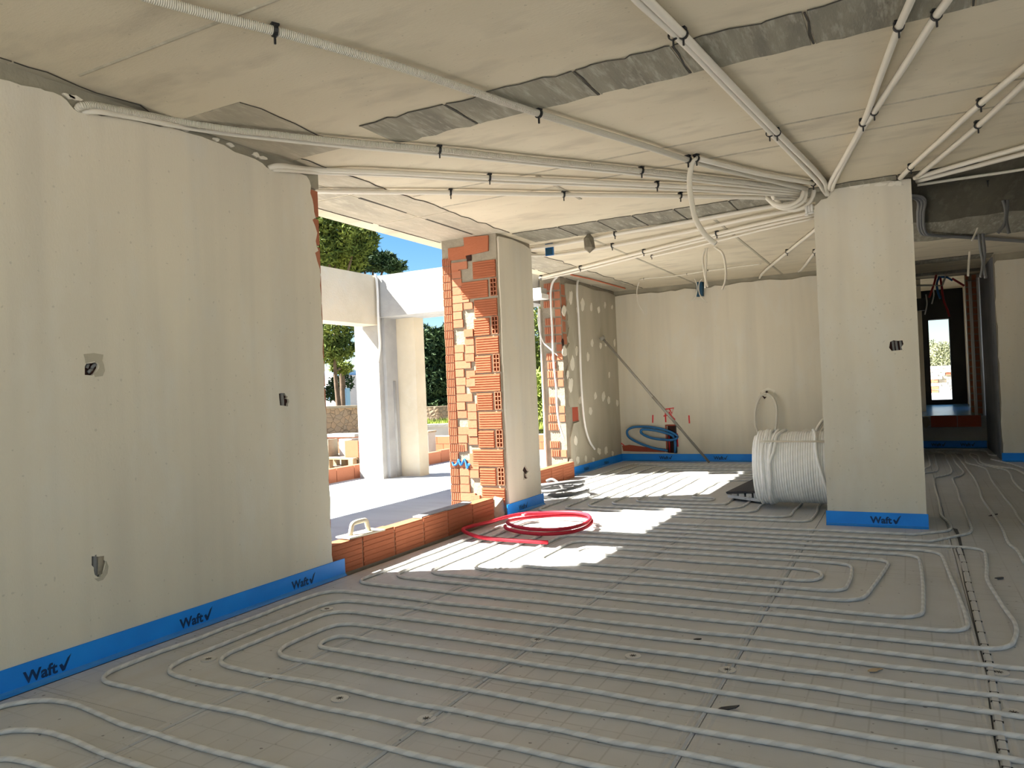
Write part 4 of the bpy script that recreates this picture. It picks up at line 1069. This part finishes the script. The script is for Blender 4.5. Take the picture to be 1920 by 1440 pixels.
# ---- pole, blue hoses, boxes
p0 = onx((1128, 632), XF + .06); p1 = atz((1330, 867), .02)
o = MB().tube([p0, p0.lerp(p1, .5), p1], .020, 8).build('leaning_pole', 'steel', None, True); tag(o, 'long grey metal pole leaning against the back corner', 'pole')
d_ = (p1 - p0).normalized()
MB().tube([p0 - d_ * .01, p0 + d_ * .05], .045, 10).build('end_plate', 'steel', o, True)
MB().tube([p0.lerp(p1, .48), p0.lerp(p1, .74)], .024, 8).build('sleeve', 'steel', o, True)
mf = empty('manifold_box', tuple(ony((1260, 848), YB)), 'dark recessed box with red and blue pipe ends in the back wall', 'pipe box')
mi = Matrix.Translation(-mf.location)
def fb(mb, name, mat, smooth=False):
    o = mb.build(name, mat, mf, smooth); o.matrix_parent_inverse = mi; return o
b0, b1 = ony((1250, 850), YB), ony((1268, 796), YB)
fb(MB().box(b0.x, b0.x + .02, YB - .02, YB + .015, b0.z + .02, b1.z), 'frame_side', 'brick_dark')
fb(MB().box(b1.x - .02, b1.x, YB - .02, YB + .015, b0.z + .02, b1.z), 'frame_side', 'black')
fb(MB().box(b0.x, b1.x, YB - .02, YB + .015, b1.z - .02, b1.z), 'frame_top', 'brick_dark')
fb(MB().tube([ony((1254, 812), YB - .03), ony((1256, 848), YB - .03)], .018, 8), 'red_pipe', 'red_wire', True)
fb(MB().tube([ony((1265, 825), YB - .03), ony((1266, 850), YB - .03)], .020, 8), 'blue_pipe', 'pipe_blue', True)
hz = [(1252, 845), (1225, 840), (1195, 829), (1178, 818), (1176, 808), (1184, 802), (1205, 800), (1235, 803), (1262, 812), (1270, 819), (1265, 824), (1240, 824), (1215, 819), (1202, 811), (1203, 806), (1220, 806), (1245, 811), (1262, 818), (1266, 830), (1266, 848)]
o = MB().tube(spline([ony(p, YB - .10 - .05 * math.sin(i * .6)) for i, p in enumerate(hz)], 6), .022, 8).build('blue_hose', 'pipe_blue', None, True); tag(o, 'blue pipe looped out of the recess in the back wall', 'hose')
lp = [(1436, 737), (1428, 741), (1421, 752), (1416, 772), (1416, 795), (1422, 815), (1430, 832), (1442, 848), (1450, 838), (1453, 815), (1456, 790), (1456, 765), (1452, 750), (1444, 741), (1438, 738)]
o = MB().tube(spline([ony(p, YB - .05 - .12 * math.sin(math.pi * i / 14)) for i, p in enumerate(lp)], 5), .020, 8).build('wall_conduit_loop', 'conduit', None, True); tag(o, 'grey conduit looped out of a hole in the back wall', 'conduit')
q = ony((1312, 537), YB - .06)
o = MB().box(q.x - .055, q.x + .055, YB - .10, YB - .005, q.z - .17, q.z + .14).build('blue_wall_box', 'blue_box'); tag(o, 'dark blue flat box hanging at the top of the back wall', 'box')
MB().box(q.x - .05, q.x + .05, YB - .104, YB - .10, q.z - .16, q.z + .13).build('front_plate', 'blue_box', o)
q = atz((1030, 457), HC)
o = MB().box(q.x - .05, q.x + .05, q.y - .015, q.y + .015, HC - .14, HC).build('ceiling_bracket', 'blue_wire'); tag(o, 'small bright blue box hanging from the ceiling beside the brick pier', 'box')
MB().box(q.x - .04, q.x + .04, q.y - .02, q.y - .015, HC - .13, HC - .06).build('front_plate', 'blue_box', o)
# hanging clod
q = atz((1104, 438), HC); bm = bmesh.new(); bmesh.ops.create_icosphere(bm, subdivisions=1, radius=1)
r2 = random.Random(4)
for v in bm.verts:
    k = r2.uniform(.75, 1.2); taper = 1.0 - .55 * max(0, v.co.z)
    v.co = Vector((v.co.x * .082 * k * taper, v.co.y * .082 * k * taper, v.co.z * .105 * (1 if v.co.z < 0 else 1.25)))
me = bpy.data.meshes.new('hanging_clod'); bm.to_mesh(me); bm.free(); me.materials.append(MATS['nest'])
o = link('hanging_clod', me); o.location = (q.x, q.y, HC - .115); tag(o, 'brown clod like an insect nest hanging from the ceiling', 'nest')

# ================================================================== THINGS ON THE FLOOR
# ---- pipe coil lying on its side
CY, CRad, CX0, CX1 = 8.33, .395, -1.44, -.715
coil = empty('pipe_coil', ((CX0 + CX1) / 2, CY, 0), 'big white coil of heating pipe lying on its side left of the pillar', 'pipe coil')
ci = Matrix.Translation((-(CX0 + CX1) / 2, -CY, 0))
def kb(mb, name, mat, smooth=True):
    o = mb.build(name, mat, coil, smooth); o.matrix_parent_inverse = ci; return o
def helix(x0, x1, R, turns, jit=0, per=44, ph=0.0):
    n = int(turns * per); out = []
    for i in range(n + 1):
        t = i / n; a = 2 * math.pi * turns * t + ph
        r = R + (jit * math.sin(a * 3.1 + 1.3 * math.sin(a * .37)) if jit else 0)
        out.append((x0 + (x1 - x0) * t, CY + r * math.cos(a), CRad + .028 + r * math.sin(a)))
    return out
kb(MB().tube(helix(CX0 + .14, CX1, CRad - .035, 25, .002), .0155, 6), 'winding', 'pipe_coil')
kb(MB().tube(helix(CX0 + .03, CX0 + .17, CRad - .014, 6.0, .006, ph=.7), .0155, 7), 'outer_turns', 'pipe_coil')
kb(MB().tube(helix(CX0, CX0 + .05, CRad - .05, 3.2, .008, ph=1.9), .0155, 7), 'end_turns', 'pipe_coil')
kb(MB().tube(helix(CX0, CX1, CRad - .068, 24, .0), .0155, 5), 'inner_winding', 'pipe_coil')
cyl = MB().tube([(CX0 + .02, CY, CRad + .028), (CX1, CY, CRad + .028)], CRad - .085, 32, False); kb(cyl, 'inner_layers', 'pipe_coil')
def strand(xa, a0, xb, a1, R=CRad - .008, n=24):
    return [(xa + (xb - xa) * k / n + .01 * math.sin(k * .5), CY + R * math.cos(a0 + (a1 - a0) * k / n), CRad + .028 + R * math.sin(a0 + (a1 - a0) * k / n)) for k in range(n + 1)]
for xa, a0, xb, a1 in ((CX0 + .21, 1.4, CX0 + .13, 4.55), (CX0 + .28, 1.35, CX0 + .16, 3.2), (CX0 + .56, 1.6, CX0 + .74, 4.5), (CX0 + .80, 1.6, CX0 + .72, 4.4), (CX0 + .12, 1.5, CX0 + .07, 4.4)):
    kb(MB().tube(strand(xa, a0, xb, a1), .0155, 7), 'loose_strand', 'pipe_coil')
for dz in (0, .05):
    a = 2.30 + dz
    kb(MB().tube([(CX0 + .06 + (CX1 - CX0 - .08) * k / 6, CY + (CRad + .004) * math.cos(a + .01 * k * (1 - dz * 30)), CRad + .028 + (CRad + .004) * math.sin(a + .01 * k * (1 - dz * 30))) for k in range(7)], .006, 6), 'binding_tie', 'conduit')
tail = [zpt(-1.15, 7.78), zpt(-1.3, 7.72), zpt(-1.6, 7.70), zpt(-2.0, 7.72)]
# ---- second coil half hidden behind the pillar
c2 = empty('pipe_coil', (-.72, 9.6, 0), 'pale upright pipe coil mostly hidden behind the left edge of the pillar', 'pipe coil')
c2i = Matrix.Translation((.72, -9.6, 0))
for i, (R, dy) in enumerate(((.46, 0), (.43, .03), (.40, -.02), (.36, .02), (.47, .06))):
    o = MB().tube([(-.66 + R * math.cos(2 * math.pi * k / 40) * .75, 9.6 + dy + R * math.cos(2 * math.pi * k / 40) * .5, .02 + .48 + R * math.sin(2 * math.pi * k / 40)) for k in range(40)], .0155, 7, closed=True).build('turn', 'conduit', c2, True)
    o.matrix_parent_inverse = c2i
# ---- folded insulation board, dark outside
q = atz((1366, 937), 0.02)
fbd = empty('folded_board', (-1.55, 8.75, 0), 'dark grey folded insulation board lying beside the white pipe coil', 'insulation board')
fi = Matrix.Translation((1.55, -8.75, 0))
o = MB().hexa([(-1.86, 8.66, .028), (-1.46, 8.40, .028), (-1.46, 9.28, .028), (-1.70, 9.4, .028), (-1.86, 8.66, .060), (-1.46, 8.40, .060), (-1.46, 9.28, .060), (-1.70, 9.4, .060)]).build('lower_leaf', 'board_film', fbd); o.matrix_parent_inverse = fi
o = MB().hexa([(-1.87, 8.68, .062), (-1.455, 8.42, .125), (-1.455, 9.28, .17), (-1.70, 9.42, .12), (-1.88, 8.67, .088), (-1.455, 8.40, .155), (-1.455, 9.28, .205), (-1.70, 9.42, .15)]).build('upper_leaf', 'dark_foam', fbd); o.matrix_parent_inverse = fi
for k in range(5):
    t = k / 4.2
    a = Vector((-1.86, 8.66, .062)).lerp(Vector((-1.48, 8.42, .062)), t); h = .004 + .058 * t
    o = MB().box(a.x - .03, a.x + .03, a.y - .002, a.y + .01, a.z, a.z + h * .9).build('board_edge', 'board_film', fbd); o.matrix_parent_inverse = fi
# ---- red insulated pipe
rc = empty('red_pipe_coil', tuple(atz((1030, 992), 0)), 'red insulated pipe coiled in two turns on the floor before the brick pier', 'pipe coil')
rci = Matrix.Translation(-rc.location)
cx, cy = rc.location.x, rc.location.y
RR = .0165
pts = []
for k in range(0, 68):
    a = 3.55 + 2 * math.pi * k / 36; rad = .415 - .03 * (k / 68) + .008 * math.sin(k * .3)
    pts.append((cx + rad * math.cos(a) * 1.02, cy + rad * math.sin(a) * 1.05, RR * 2.2 + .040 * (k / 40) + .012 * math.sin(a * 2)))
e0 = [atz((1012, 1003), RR + .03), atz((1030, 1003), RR + .03)]
o = MB().tube(spline(pts, 2), RR, 9).build('turns', 'pipe_red', rc, True); o.matrix_parent_inverse = rci
o = MB().tube([pts[0], tuple(Vector(pts[0]) + (Vector(pts[0]) - Vector(pts[1])).normalized() * .03)], .008, 8).build('inner_pipe', 'white_plastic', rc, True); o.matrix_parent_inverse = rci
o = MB().tube([pts[-1], tuple(Vector(pts[-1]) + (Vector(pts[-1]) - Vector(pts[-2])).normalized() * .03)], .008, 8).build('inner_pipe', 'white_plastic', rc, True); o.matrix_parent_inverse = rci
rp = [(1014, 962), (985, 963), (955, 968), (920, 978), (886, 986), (870, 991), (869, 995), (878, 1000), (905, 1008), (960, 1013), (1027, 1017)]
o = MB().tube(spline([atz(p, RR + .028) for p in rp], 6), RR + .001, 9).build('red_pipe', 'pipe_red', None, True); tag(o, 'loose red insulated pipe bent in a hook beside the red coil', 'pipe')
# ---- grey conduit coil behind the brick pier
gc = empty('grey_conduit_coil', tuple(atz((1060, 930), 0)), 'grey conduit coil lying loosely behind the brick pier', 'conduit coil')
gi = Matrix.Translation(-gc.location)
gx, gy = gc.location.x - .05, gc.location.y
for i, (R, tz, dz, ph) in enumerate(((.33, .04, .00, .2), (.31, .06, .05, .9), (.35, .02, .01, 1.6), (.30, .09, .07, 2.4))):
    P = [(gx + R * math.cos(a) * .95, gy + R * math.sin(a), .04 + dz + tz * (.5 + .5 * math.sin(a + ph))) for a in [ph + 2 * math.pi * k / 40 * (.86 if i else 1) for k in range(41)]]
    o = MB().tube(P, .020, 8).build('turn', 'conduit_grey', gc, True); o.matrix_parent_inverse = gi
P = spline([ony(p, 8.75) for p in [(1025, 902), (1035, 899), (1046, 905), (1055, 915), (1060, 930), (1063, 948)]], 5)
o = MB().tube(P, .020, 8).build('free_end', 'conduit_grey', gc, True); o.matrix_parent_inverse = gi
# ---- plasterer's float on the sill
fp = empty('hand_float', (-3.94, 4.72, .245), 'cement smeared hand float resting on the brick sill', 'float')
o = MB().box(-.075, .085, -.19, .20, .0, .012).build('blade', 'beige_tool', fp)
hm = MB().tube(spline([(0, -.105, .010), (0, -.09, .06), (0, -.075, .095), (0, 0, .105), (0, .07, .098), (0, .085, .055), (0, .10, .010)], 4), .019, 8)
hm.build('handle', 'beige_tool', fp, True)
fp.rotation_euler = (0, 0, -.12)

# ================================================================== OUTSIDE
fr = empty('pergola', (-8.0, 10.3, ZT), 'rendered concrete pergola frame with an angled post outside the opening', 'pergola')
fi = Matrix.Translation((8.0, -10.3, -ZT))
def ob(mb, name, mat, smooth=False):
    o = mb.build(name, mat, fr, smooth); o.matrix_parent_inverse = fi; return o
ob(MB().box(-8.22, -7.82, 1.0, 10.06, 2.55, 3.38), 'long_beam', 'render_beige')
ob(MB().box(-8.22, -4.99, 10.06, 10.80, 2.68, 3.38), 'cross_beam', 'render_white')
ob(MB().box(-8.22, XS - .02, 4.62, 5.0, 2.6, 3.38), 'cross_beam', 'render_beige')
ob(MB().box(-8.36, -7.86, 10.08, 10.50, ZT, 2.68), 'post', 'render_white')
ob(MB().box(-7.80, -7.42, 10.52, 10.80, ZT, 2.68), 'post_return', 'render_beige')
ob(MB().box(-7.86, -7.80, 10.2, 10.60, ZT, 2.68), 'post_groove', 'concrete_grey')
ob(MB().tube([(-7.80, 10.42, ZT), (-7.80, 10.40, 1.6)], .03, 8), 'mortar_rib', 'render_white', True)
o = MB().tube(spline([ony(p, 10.0) for p in [(704, 514), (706, 525), (708, 550), (709, 590), (711, 625), (712, 650), (708, 680)]], 4), .022, 8).build('frame_cable', 'white_plastic', None, True); tag(o, 'white cable running down the inner corner of the pergola frame', 'cable')
# kerb of bricks round the terrace
kb_ = empty('brick_kerb', (-8.45, 10.5, ZT), 'low red brick kerb along the outer edge of the terrace', 'brick kerb')
ki = Matrix.Translation((8.45, -10.5, -ZT))
y = 6.0
while y < 15.0:
    if not (10.15 < y < 10.45):
        o = MB().box(-8.58, -8.45, y, y + .435, ZT - .02, .185 + rnd.uniform(-.01, .01)).build('brick', 'brick_plain', kb_); o.matrix_parent_inverse = ki
    y += .45
# material heaps and low walls beyond the kerb
def low_wall(name, label, a, b, th, z0, h, rows, L, cap=None, cat='wall', mat='brick_plain'):
    """brick wall from a to b (xy) built brick by brick"""
    a = Vector((*a, 0)); b = Vector((*b, 0)); d = (b - a); T = d.length; d.normalize(); n = Vector((-d.y, d.x, 0))
    e = empty(name, (a.x, a.y, z0), label, cat); ei = Matrix.Translation((-a.x, -a.y, -z0))
    bh = h / rows
    def hx(s0, s1, t0, t1, za, zb): 
        P = [a + d * s0 + n * t0, a + d * s1 + n * t0, a + d * s1 + n * t1, a + d * s0 + n * t1]
        return MB().hexa([(p.x, p.y, za) for p in P] + [(p.x, p.y, zb) for p in P])
    o = hx(.01, T - .01, .01, th - .01, z0, z0 + h).build('mortar_core', 'mortar', e); o.matrix_parent_inverse = ei
    for r in range(rows):
        s = -(L / 2) * (r % 2)
        while s < T - .02:
            o = hx(max(0, s) + .006, min(T, s + L) - .006, 0, th, z0 + r * bh + .006, z0 + (r + 1) * bh - .006).build('brick', mat, e); o.matrix_parent_inverse = ei
            s += L
    if cap:
        o = hx(-.05, T + .05, -.05, th + .05, z0 + h, z0 + h + .07).build('coping', cap, e); o.matrix_parent_inverse = ei
    return e
qa = ony((612, 868), 14.5); qb = ony((666, 868), 14.5)
low_wall('brick_planter', 'far orange brick planter wall with a grey coping left of the pergola post', (qa.x, 14.5), (qb.x, 14.5), .4, -.25, .62, 3, .40, 'concrete_grey', 'planter')
qa = ony((786, 850), 15.2); qb = ony((850, 850), 15.2)
low_wall('brick_planter', 'low ribbed brick wall right of the pergola post behind the kerb', (qa.x, 15.2), (qb.x, 15.2), .4, -.05, .36, 2, .36, None, 'planter', 'brick')
qa = ony((1000, 850), 15.6); qb = ony((1030, 850), 15.6)
low_wall('brick_planter', 'small ribbed brick wall glimpsed behind the brick pier', (qa.x - .3, 15.6), (qb.x + .5, 15.6), .4, -.2, .50, 3, .36, None, 'planter', 'brick')
# pallet with concrete blocks
q = ony((640, 878), 12.2)
pal = empty('wooden_pallet', (q.x, 12.2, -.12), 'pale wooden pallet on the ground left of the pergola post', 'pallet')
pi_ = Matrix.Translation((-q.x, -12.2, .12))
for k in range(6):
    o = MB().box(q.x - .65, q.x + .75, 11.7 + k * .18, 11.83 + k * .18, .10, .13).build('top_board', 'wood_pale', pal); o.matrix_parent_inverse = pi_
for dx in (-.6, -.0, .62):
    for dy in (11.7, 12.2, 12.6):
        o = MB().box(q.x + dx, q.x + dx + .12, dy, dy + .12, -.12, .10).build('bearer', 'wood_pale', pal); o.matrix_parent_inverse = pi_
for i, (dx, dy, h, mt, lab) in enumerate(((-.45, 11.95, .36, 'mortar', 'beige concrete block standing at the left of the pallet'), (.05, 12.1, .36, 'concrete_grey', 'grey concrete block standing in the middle of the pallet'), (.42, 11.85, .34, 'brick_plain', 'orange brick block standing at the right of the pallet'))):
    o = MB().box(q.x + dx, q.x + dx + .34, dy, dy + .3, .13, .13 + h).build('building_block', mt); tag(o, lab, 'block')
    for j in range(2): MB().box(q.x + dx + .04 + j * .15, q.x + dx + .15 + j * .15, dy + .05, dy + .25, .13 + h, .135 + h).build('cell', 'crack', o)
q = ony((795, 838), 13.9)
o = MB().box(q.x - .18, q.x + .12, 13.9, 14.2, -.12, .48).build('concrete_post', 'concrete_grey'); tag(o, 'short grey concrete post standing behind the kerb right of the pergola', 'post')
MB().box(q.x - .2, q.x + .14, 13.88, 14.22, .48, .52).build('cap', 'mortar', o)
# garden walls
def prism_wall(name, label, a, b, th, z0, z1, mat, cap=None, cat='garden wall', z1b=None):
    a = Vector((*a, 0)); b = Vector((*b, 0)); d = (b - a); n = Vector((-d.y, d.x, 0)).normalized() * th
    z1b = z1 if z1b is None else z1b
    P = [a, b, b + n, a + n]
    o = MB().hexa([(p.x, p.y, z0) for p in P] + [(P[0].x, P[0].y, z1), (P[1].x, P[1].y, z1b), (P[2].x, P[2].y, z1b), (P[3].x, P[3].y, z1)]).build(name, mat)
    tag(o, label, cat)
    if cap:
        n2 = n.normalized() * .06
        P = [a - n2, b - n2, b + n + n2, a + n + n2]
        MB().hexa([(P[0].x, P[0].y, z1), (P[1].x, P[1].y, z1b), (P[2].x, P[2].y, z1b), (P[3].x, P[3].y, z1), (P[0].x, P[0].y, z1 + .08), (P[1].x, P[1].y, z1b + .08), (P[2].x, P[2].y, z1b + .08), (P[3].x, P[3].y, z1 + .08)]).build('coping', cap, o)
    return o
A = ony((596, 790), 20); B = ony((672, 790), 21)
prism_wall('stone_wall', 'tan rubble stone wall behind the planter left of the pergola post', (A.x, 20), (B.x, 21), .5, -.3, 1.0, 'stone_wall', 'mortar', z1b=.98)
A = ony((770, 760), 28); B = ony((1060, 745), 30)
prism_wall('stone_wall', 'long grey shaded stone wall at the foot of the pine wood', (A.x, 28), (B.x, 30), .6, -.3, .78, 'stone_wall')
A = ony((775, 803), 20); B = ony((1060, 790), 22)
prism_wall('garden_kerb', 'smooth grey concrete garden wall below the strip of grass', (A.x, 20), (B.x, 22), .4, -.3, .28, 'concrete_grey', 'render_white')
# grass bank
gm = MB(); rgx = random.Random(12)
for i in range(5200):
    t = rgx.random(); y = 20.7 + rgx.random() * 4.0
    pa = ony((778, 800), y); pb_ = ony((1040, 790), y)
    x = pa.x + (pb_.x - pa.x) * t; h = rgx.uniform(.12, .34)
    a = rgx.uniform(0, 6.28); w = .03
    gm.tri((x - w * math.cos(a), y - w * math.sin(a), .12), (x + w * math.cos(a), y + w * math.sin(a), .12), (x + rgx.uniform(-.1, .1), y + rgx.uniform(-.1, .1), .12 + h))
A0, A1, A2, A3 = ony((778, 800), 20.6), ony((1050, 790), 22.2), ony((1050, 790), 27), ony((778, 800), 27)
b = len(gm.v); gm.v += [(A0.x, 20.6, .15), (A1.x, 22.2, .15), (A2.x, 27, .2), (A3.x, 27, .2)]; gm.f.append([b, b + 1, b + 2, b + 3]); gm.uv.append(None)
tag(gm.build('grass_bank', 'grass_green'), 'sunlit strip of green grass on the bank below the stone wall', 'grass', kind='stuff')

# ---- trees
def leaf_cloud(mb, c, rad, n, size, rg, flat=.75):
    for i in range(n):
        while True:
            p = Vector((rg.uniform(-1, 1), rg.uniform(-1, 1), rg.uniform(-1, 1)))
            if .35 < p.length < 1: break
        p = Vector((p.x * rad[0], p.y * rad[1], p.z * rad[2])) + Vector(c)
        for k in range(2):
            d = Vector((rg.gauss(0, 1), rg.gauss(0, 1), rg.gauss(0, .8) + .3)).normalized() * size * rg.uniform(.6, 1.3)
            s_ = Vector((rg.gauss(0, 1), rg.gauss(0, 1), rg.gauss(0, 1))).normalized() * size * .30
            mb.tri(p - s_, p + s_, p + d)
def tree(name, label, base, height, clouds, mat, cat='tree', size=.28, n=900, trunk=.16, seed=1, group=None, lean=(0, 0)):
    rg = random.Random(seed)
    e = empty(name, base, label, cat, group)
    top = Vector((lean[0], lean[1], height * .9))
    pts = [Vector((0, 0, 0)), Vector((lean[0] * .2 + .05, lean[1] * .2, height * .3)), Vector((lean[0] * .6 - .05, lean[1] * .6, height * .6)), top]
    tm = MB().tube(spline(pts, 4), lambda t: trunk * (1 - .75 * t), 8)
    tm.build('trunk', 'bark', e, True)
    fm_ = MB()
    for c, r in clouds:
        leaf_cloud(fm_, c, r, int(n * (r[0] * r[1] * r[2]) ** .5), size, rg)
        br = MB().tube([Vector((lean[0] * .5, lean[1] * .5, min(height * .75, max(height * .25, c[2] - r[2] * .5)))), Vector(c)], .05, 5)
        br.build('branch', 'bark', e, True)
    fm_.build('foliage', mat, e)
    return e
def at_d(p, Y): return ony(p, Y)
# tall pine whose crown shows over the pergola
b0 = at_d((640, 700), 24); g0 = -.3
def rel(p, Y, base): v = ony(p, Y); return (v.x - base[0], v.y - base[1], v.z - base[2])
base = (b0.x, 24, g0)
tree('pine_tree', 'tall light green pine rising above the beige pergola beam', base, 7.2,
     [(rel((625, 430), 24, base), (1.3, 1.4, .95)), (rel((668, 448), 24, base), (.85, 1.0, .75)), (rel((612, 470), 23.5, base), (.9, 1.0, .6)), (rel((640, 495), 24.5, base), (1.2, 1.0, .45)), (rel((580, 400), 24, base), (1.5, 1.4, 1.1))], 'pine_green', seed=2, n=1700, size=.20)
b0 = at_d((700, 700), 27); base = (b0.x, 27, g0)
tree('pine_tree', 'dark pine with thin branches against the blue sky', base, 6.8,
     [(rel((680, 478), 27, base), (.75, .9, .35)), (rel((700, 495), 27, base), (1.3, .9, .35)), (rel((722, 485), 27, base), (.5, .6, .3)), (rel((738, 500), 27, base), (.55, .6, .35)), (rel((655, 500), 27, base), (1.0, .8, .4))], 'pine_dark', seed=3, n=1300, size=.20)
b0 = at_d((632, 740), 22); base = (b0.x, 22, g0)
tree('pine_tree', 'green pine behind the left leg of the pergola', base, 4.4,
     [(rel((628, 620), 22, base), (.7, .8, .7)), (rel((636, 655), 22, base), (.55, .8, .45)), (rel((618, 660), 22, base), (.4, .6, .5)), (rel((640, 690), 23, base), (.3, .6, .25))], 'pine_green', seed=5, n=1500, trunk=.14, size=.17)
b0 = at_d((636, 735), 25); base = (b0.x, 25, g0)
tree('garden_shrub', 'dark round shrub in front of the white house', base, 1.6, [(rel((640, 718), 25, base), (.55, .6, .45)), (rel((622, 738), 25, base), (.35, .5, .35))], 'pine_dark', 'shrub', seed=6, n=1500, trunk=.05, size=.14)
for i, (x, y, Y, lab) in enumerate(((790, 655, 33, 'dense dark pine just right of the pergola post'), (818, 640, 36, 'dense dark pine filling the gap before the brick pier'), (850, 650, 34, 'dark pine mostly hidden by the brick pier'), (930, 640, 36, 'dark pine hidden behind the pier and seen through the far opening'), (760, 640, 37, 'dark pine behind the pergola post'))):
    b0 = at_d((x, y), Y); base = (b0.x, Y, g0)
    tree('pine_tree', lab, base, 6.0, [((0, 0, 3.9), (1.7, 1.5, 1.5)), ((.6, .2, 2.4), (1.6, 1.5, 1.2)), ((-.6, -.2, 1.6), (1.5, 1.4, 1.0)), ((.1, -.3, .9), (1.8, 1.2, .7))], 'pine_dark', seed=20 + i, n=1100, size=.26, group='pines of the dark wood')
for i, (x, y, Y, lab, mt) in enumerate(((1012, 600, 24, 'tall green tree seen through the slit beside the far wall', 'pine_green'), (1016, 680, 22, 'bright yellow green bush seen through the slit beside the far wall', 'bush_green'))):
    b0 = at_d((x, y), Y); base = (b0.x, Y, g0)
    hh = 4.6 if i == 0 else 2.2
    tree('garden_tree', lab, base, hh, [((0, 0, hh * .75), (1.1, 1.1, hh * .28)), ((.3, 0, hh * .4), (1.2, 1.1, hh * .3))], mt, seed=40 + i, n=1500, size=.17)
for i, (x, y, Y, lab) in enumerate(((500, 640, 24, 'pine hidden behind the near left wall'), (380, 640, 22, 'second pine hidden behind the near left wall'), (200, 640, 21, 'outermost pine hidden behind the near left wall'))):
    b0 = at_d((x, y), Y); base = (b0.x, Y, g0)
    tree('pine_tree', lab, base, 6.4, [((0, 0, 4.6), (1.8, 1.6, 1.4)), ((.8, .2, 3.0), (1.6, 1.5, 1.0)), ((-.8, -.2, 2.2), (1.6, 1.4, 1.0))], 'pine_green', seed=60 + i, n=900, size=.26, group='pines behind the left wall')
A = ony((330, 790), 17); B = ony((596, 790), 20)
prism_wall('stone_wall', 'tan rubble stone wall continuing behind the near left wall', (A.x, 17), (B.x, 20), .5, -.3, 1.0, 'stone_wall', 'mortar')
# white house on the left
q = at_d((622, 715), 45)
hs = empty('white_house', (q.x, 45, -.3), 'far white house glimpsed between the left wall and the pergola', 'building'); hsi = Matrix.Translation((-q.x, -45, .3))
for nm, mt, bx in (('wall', 'white_house', (q.x - 4, q.x + 1.6, 45, 50, -.3, 3.1)), ('roof', 'house_blue', (q.x - 3.6, q.x + 1.0, 45.2, 49, 3.1, 3.5)), ('window', 'house_blue', (q.x - .4, q.x + .4, 44.97, 45.02, 1.2, 2.2))):
    o = MB().box(*bx).build(nm, mt, hs); o.matrix_parent_inverse = hsi
q = at_d((646, 735), 24)
o = MB().box(q.x - .12, q.x + .12, 24, 24.2, .8, 1.75).build('meter_cabinet', 'house_blue'); tag(o, 'small pale blue cabinet above the tan stone wall', 'cabinet')
MB().box(q.x - .1, q.x + .1, 23.98, 24.0, .85, 1.7).build('door', 'house_blue', o)
# ---- yard behind the corridor opening
struct(MB().box(-3, 6, 21.5, 44, -.35, .56).build('yard', 'terrace_concrete'))
hg = MB(); rgx = random.Random(31)
for k in range(9): leaf_cloud(hg, (-.6 + k * .42, 41 + rgx.uniform(-.4, .4), 1.55 + rgx.uniform(-.15, .35)), (.6, .6, 1.1), 900, .13, rgx)
hd = empty('hedge', (1, 41, .56), 'pale flowering hedge seen through the far corridor opening', 'hedge')
o = hg.build('foliage', 'hedge_green', hd); o.matrix_parent_inverse = Matrix.Translation((-1, -41, -.56))
st = empty('brick_stack', (1.2, 34, .56), 'stacks of pale stones and bricks seen through the far corridor opening', 'brick stack')
sti = Matrix.Translation((-1.2, -34, -.56)); rgx = random.Random(9)
for r in range(8):
    x = -.2 + rgx.uniform(0, .2)
    while x < 2.6:
        L = rgx.uniform(.22, .42)
        o = MB().box(x, x + L - .02, 34 + rgx.uniform(-.05, .05), 34.5, .56 + r * .135, .56 + (r + 1) * .135 - .02).build('stone', ('dab', 'mortar', 'brick_plain')[rgx.choice((0, 0, 1, 2))], st); o.matrix_parent_inverse = sti
        x += L
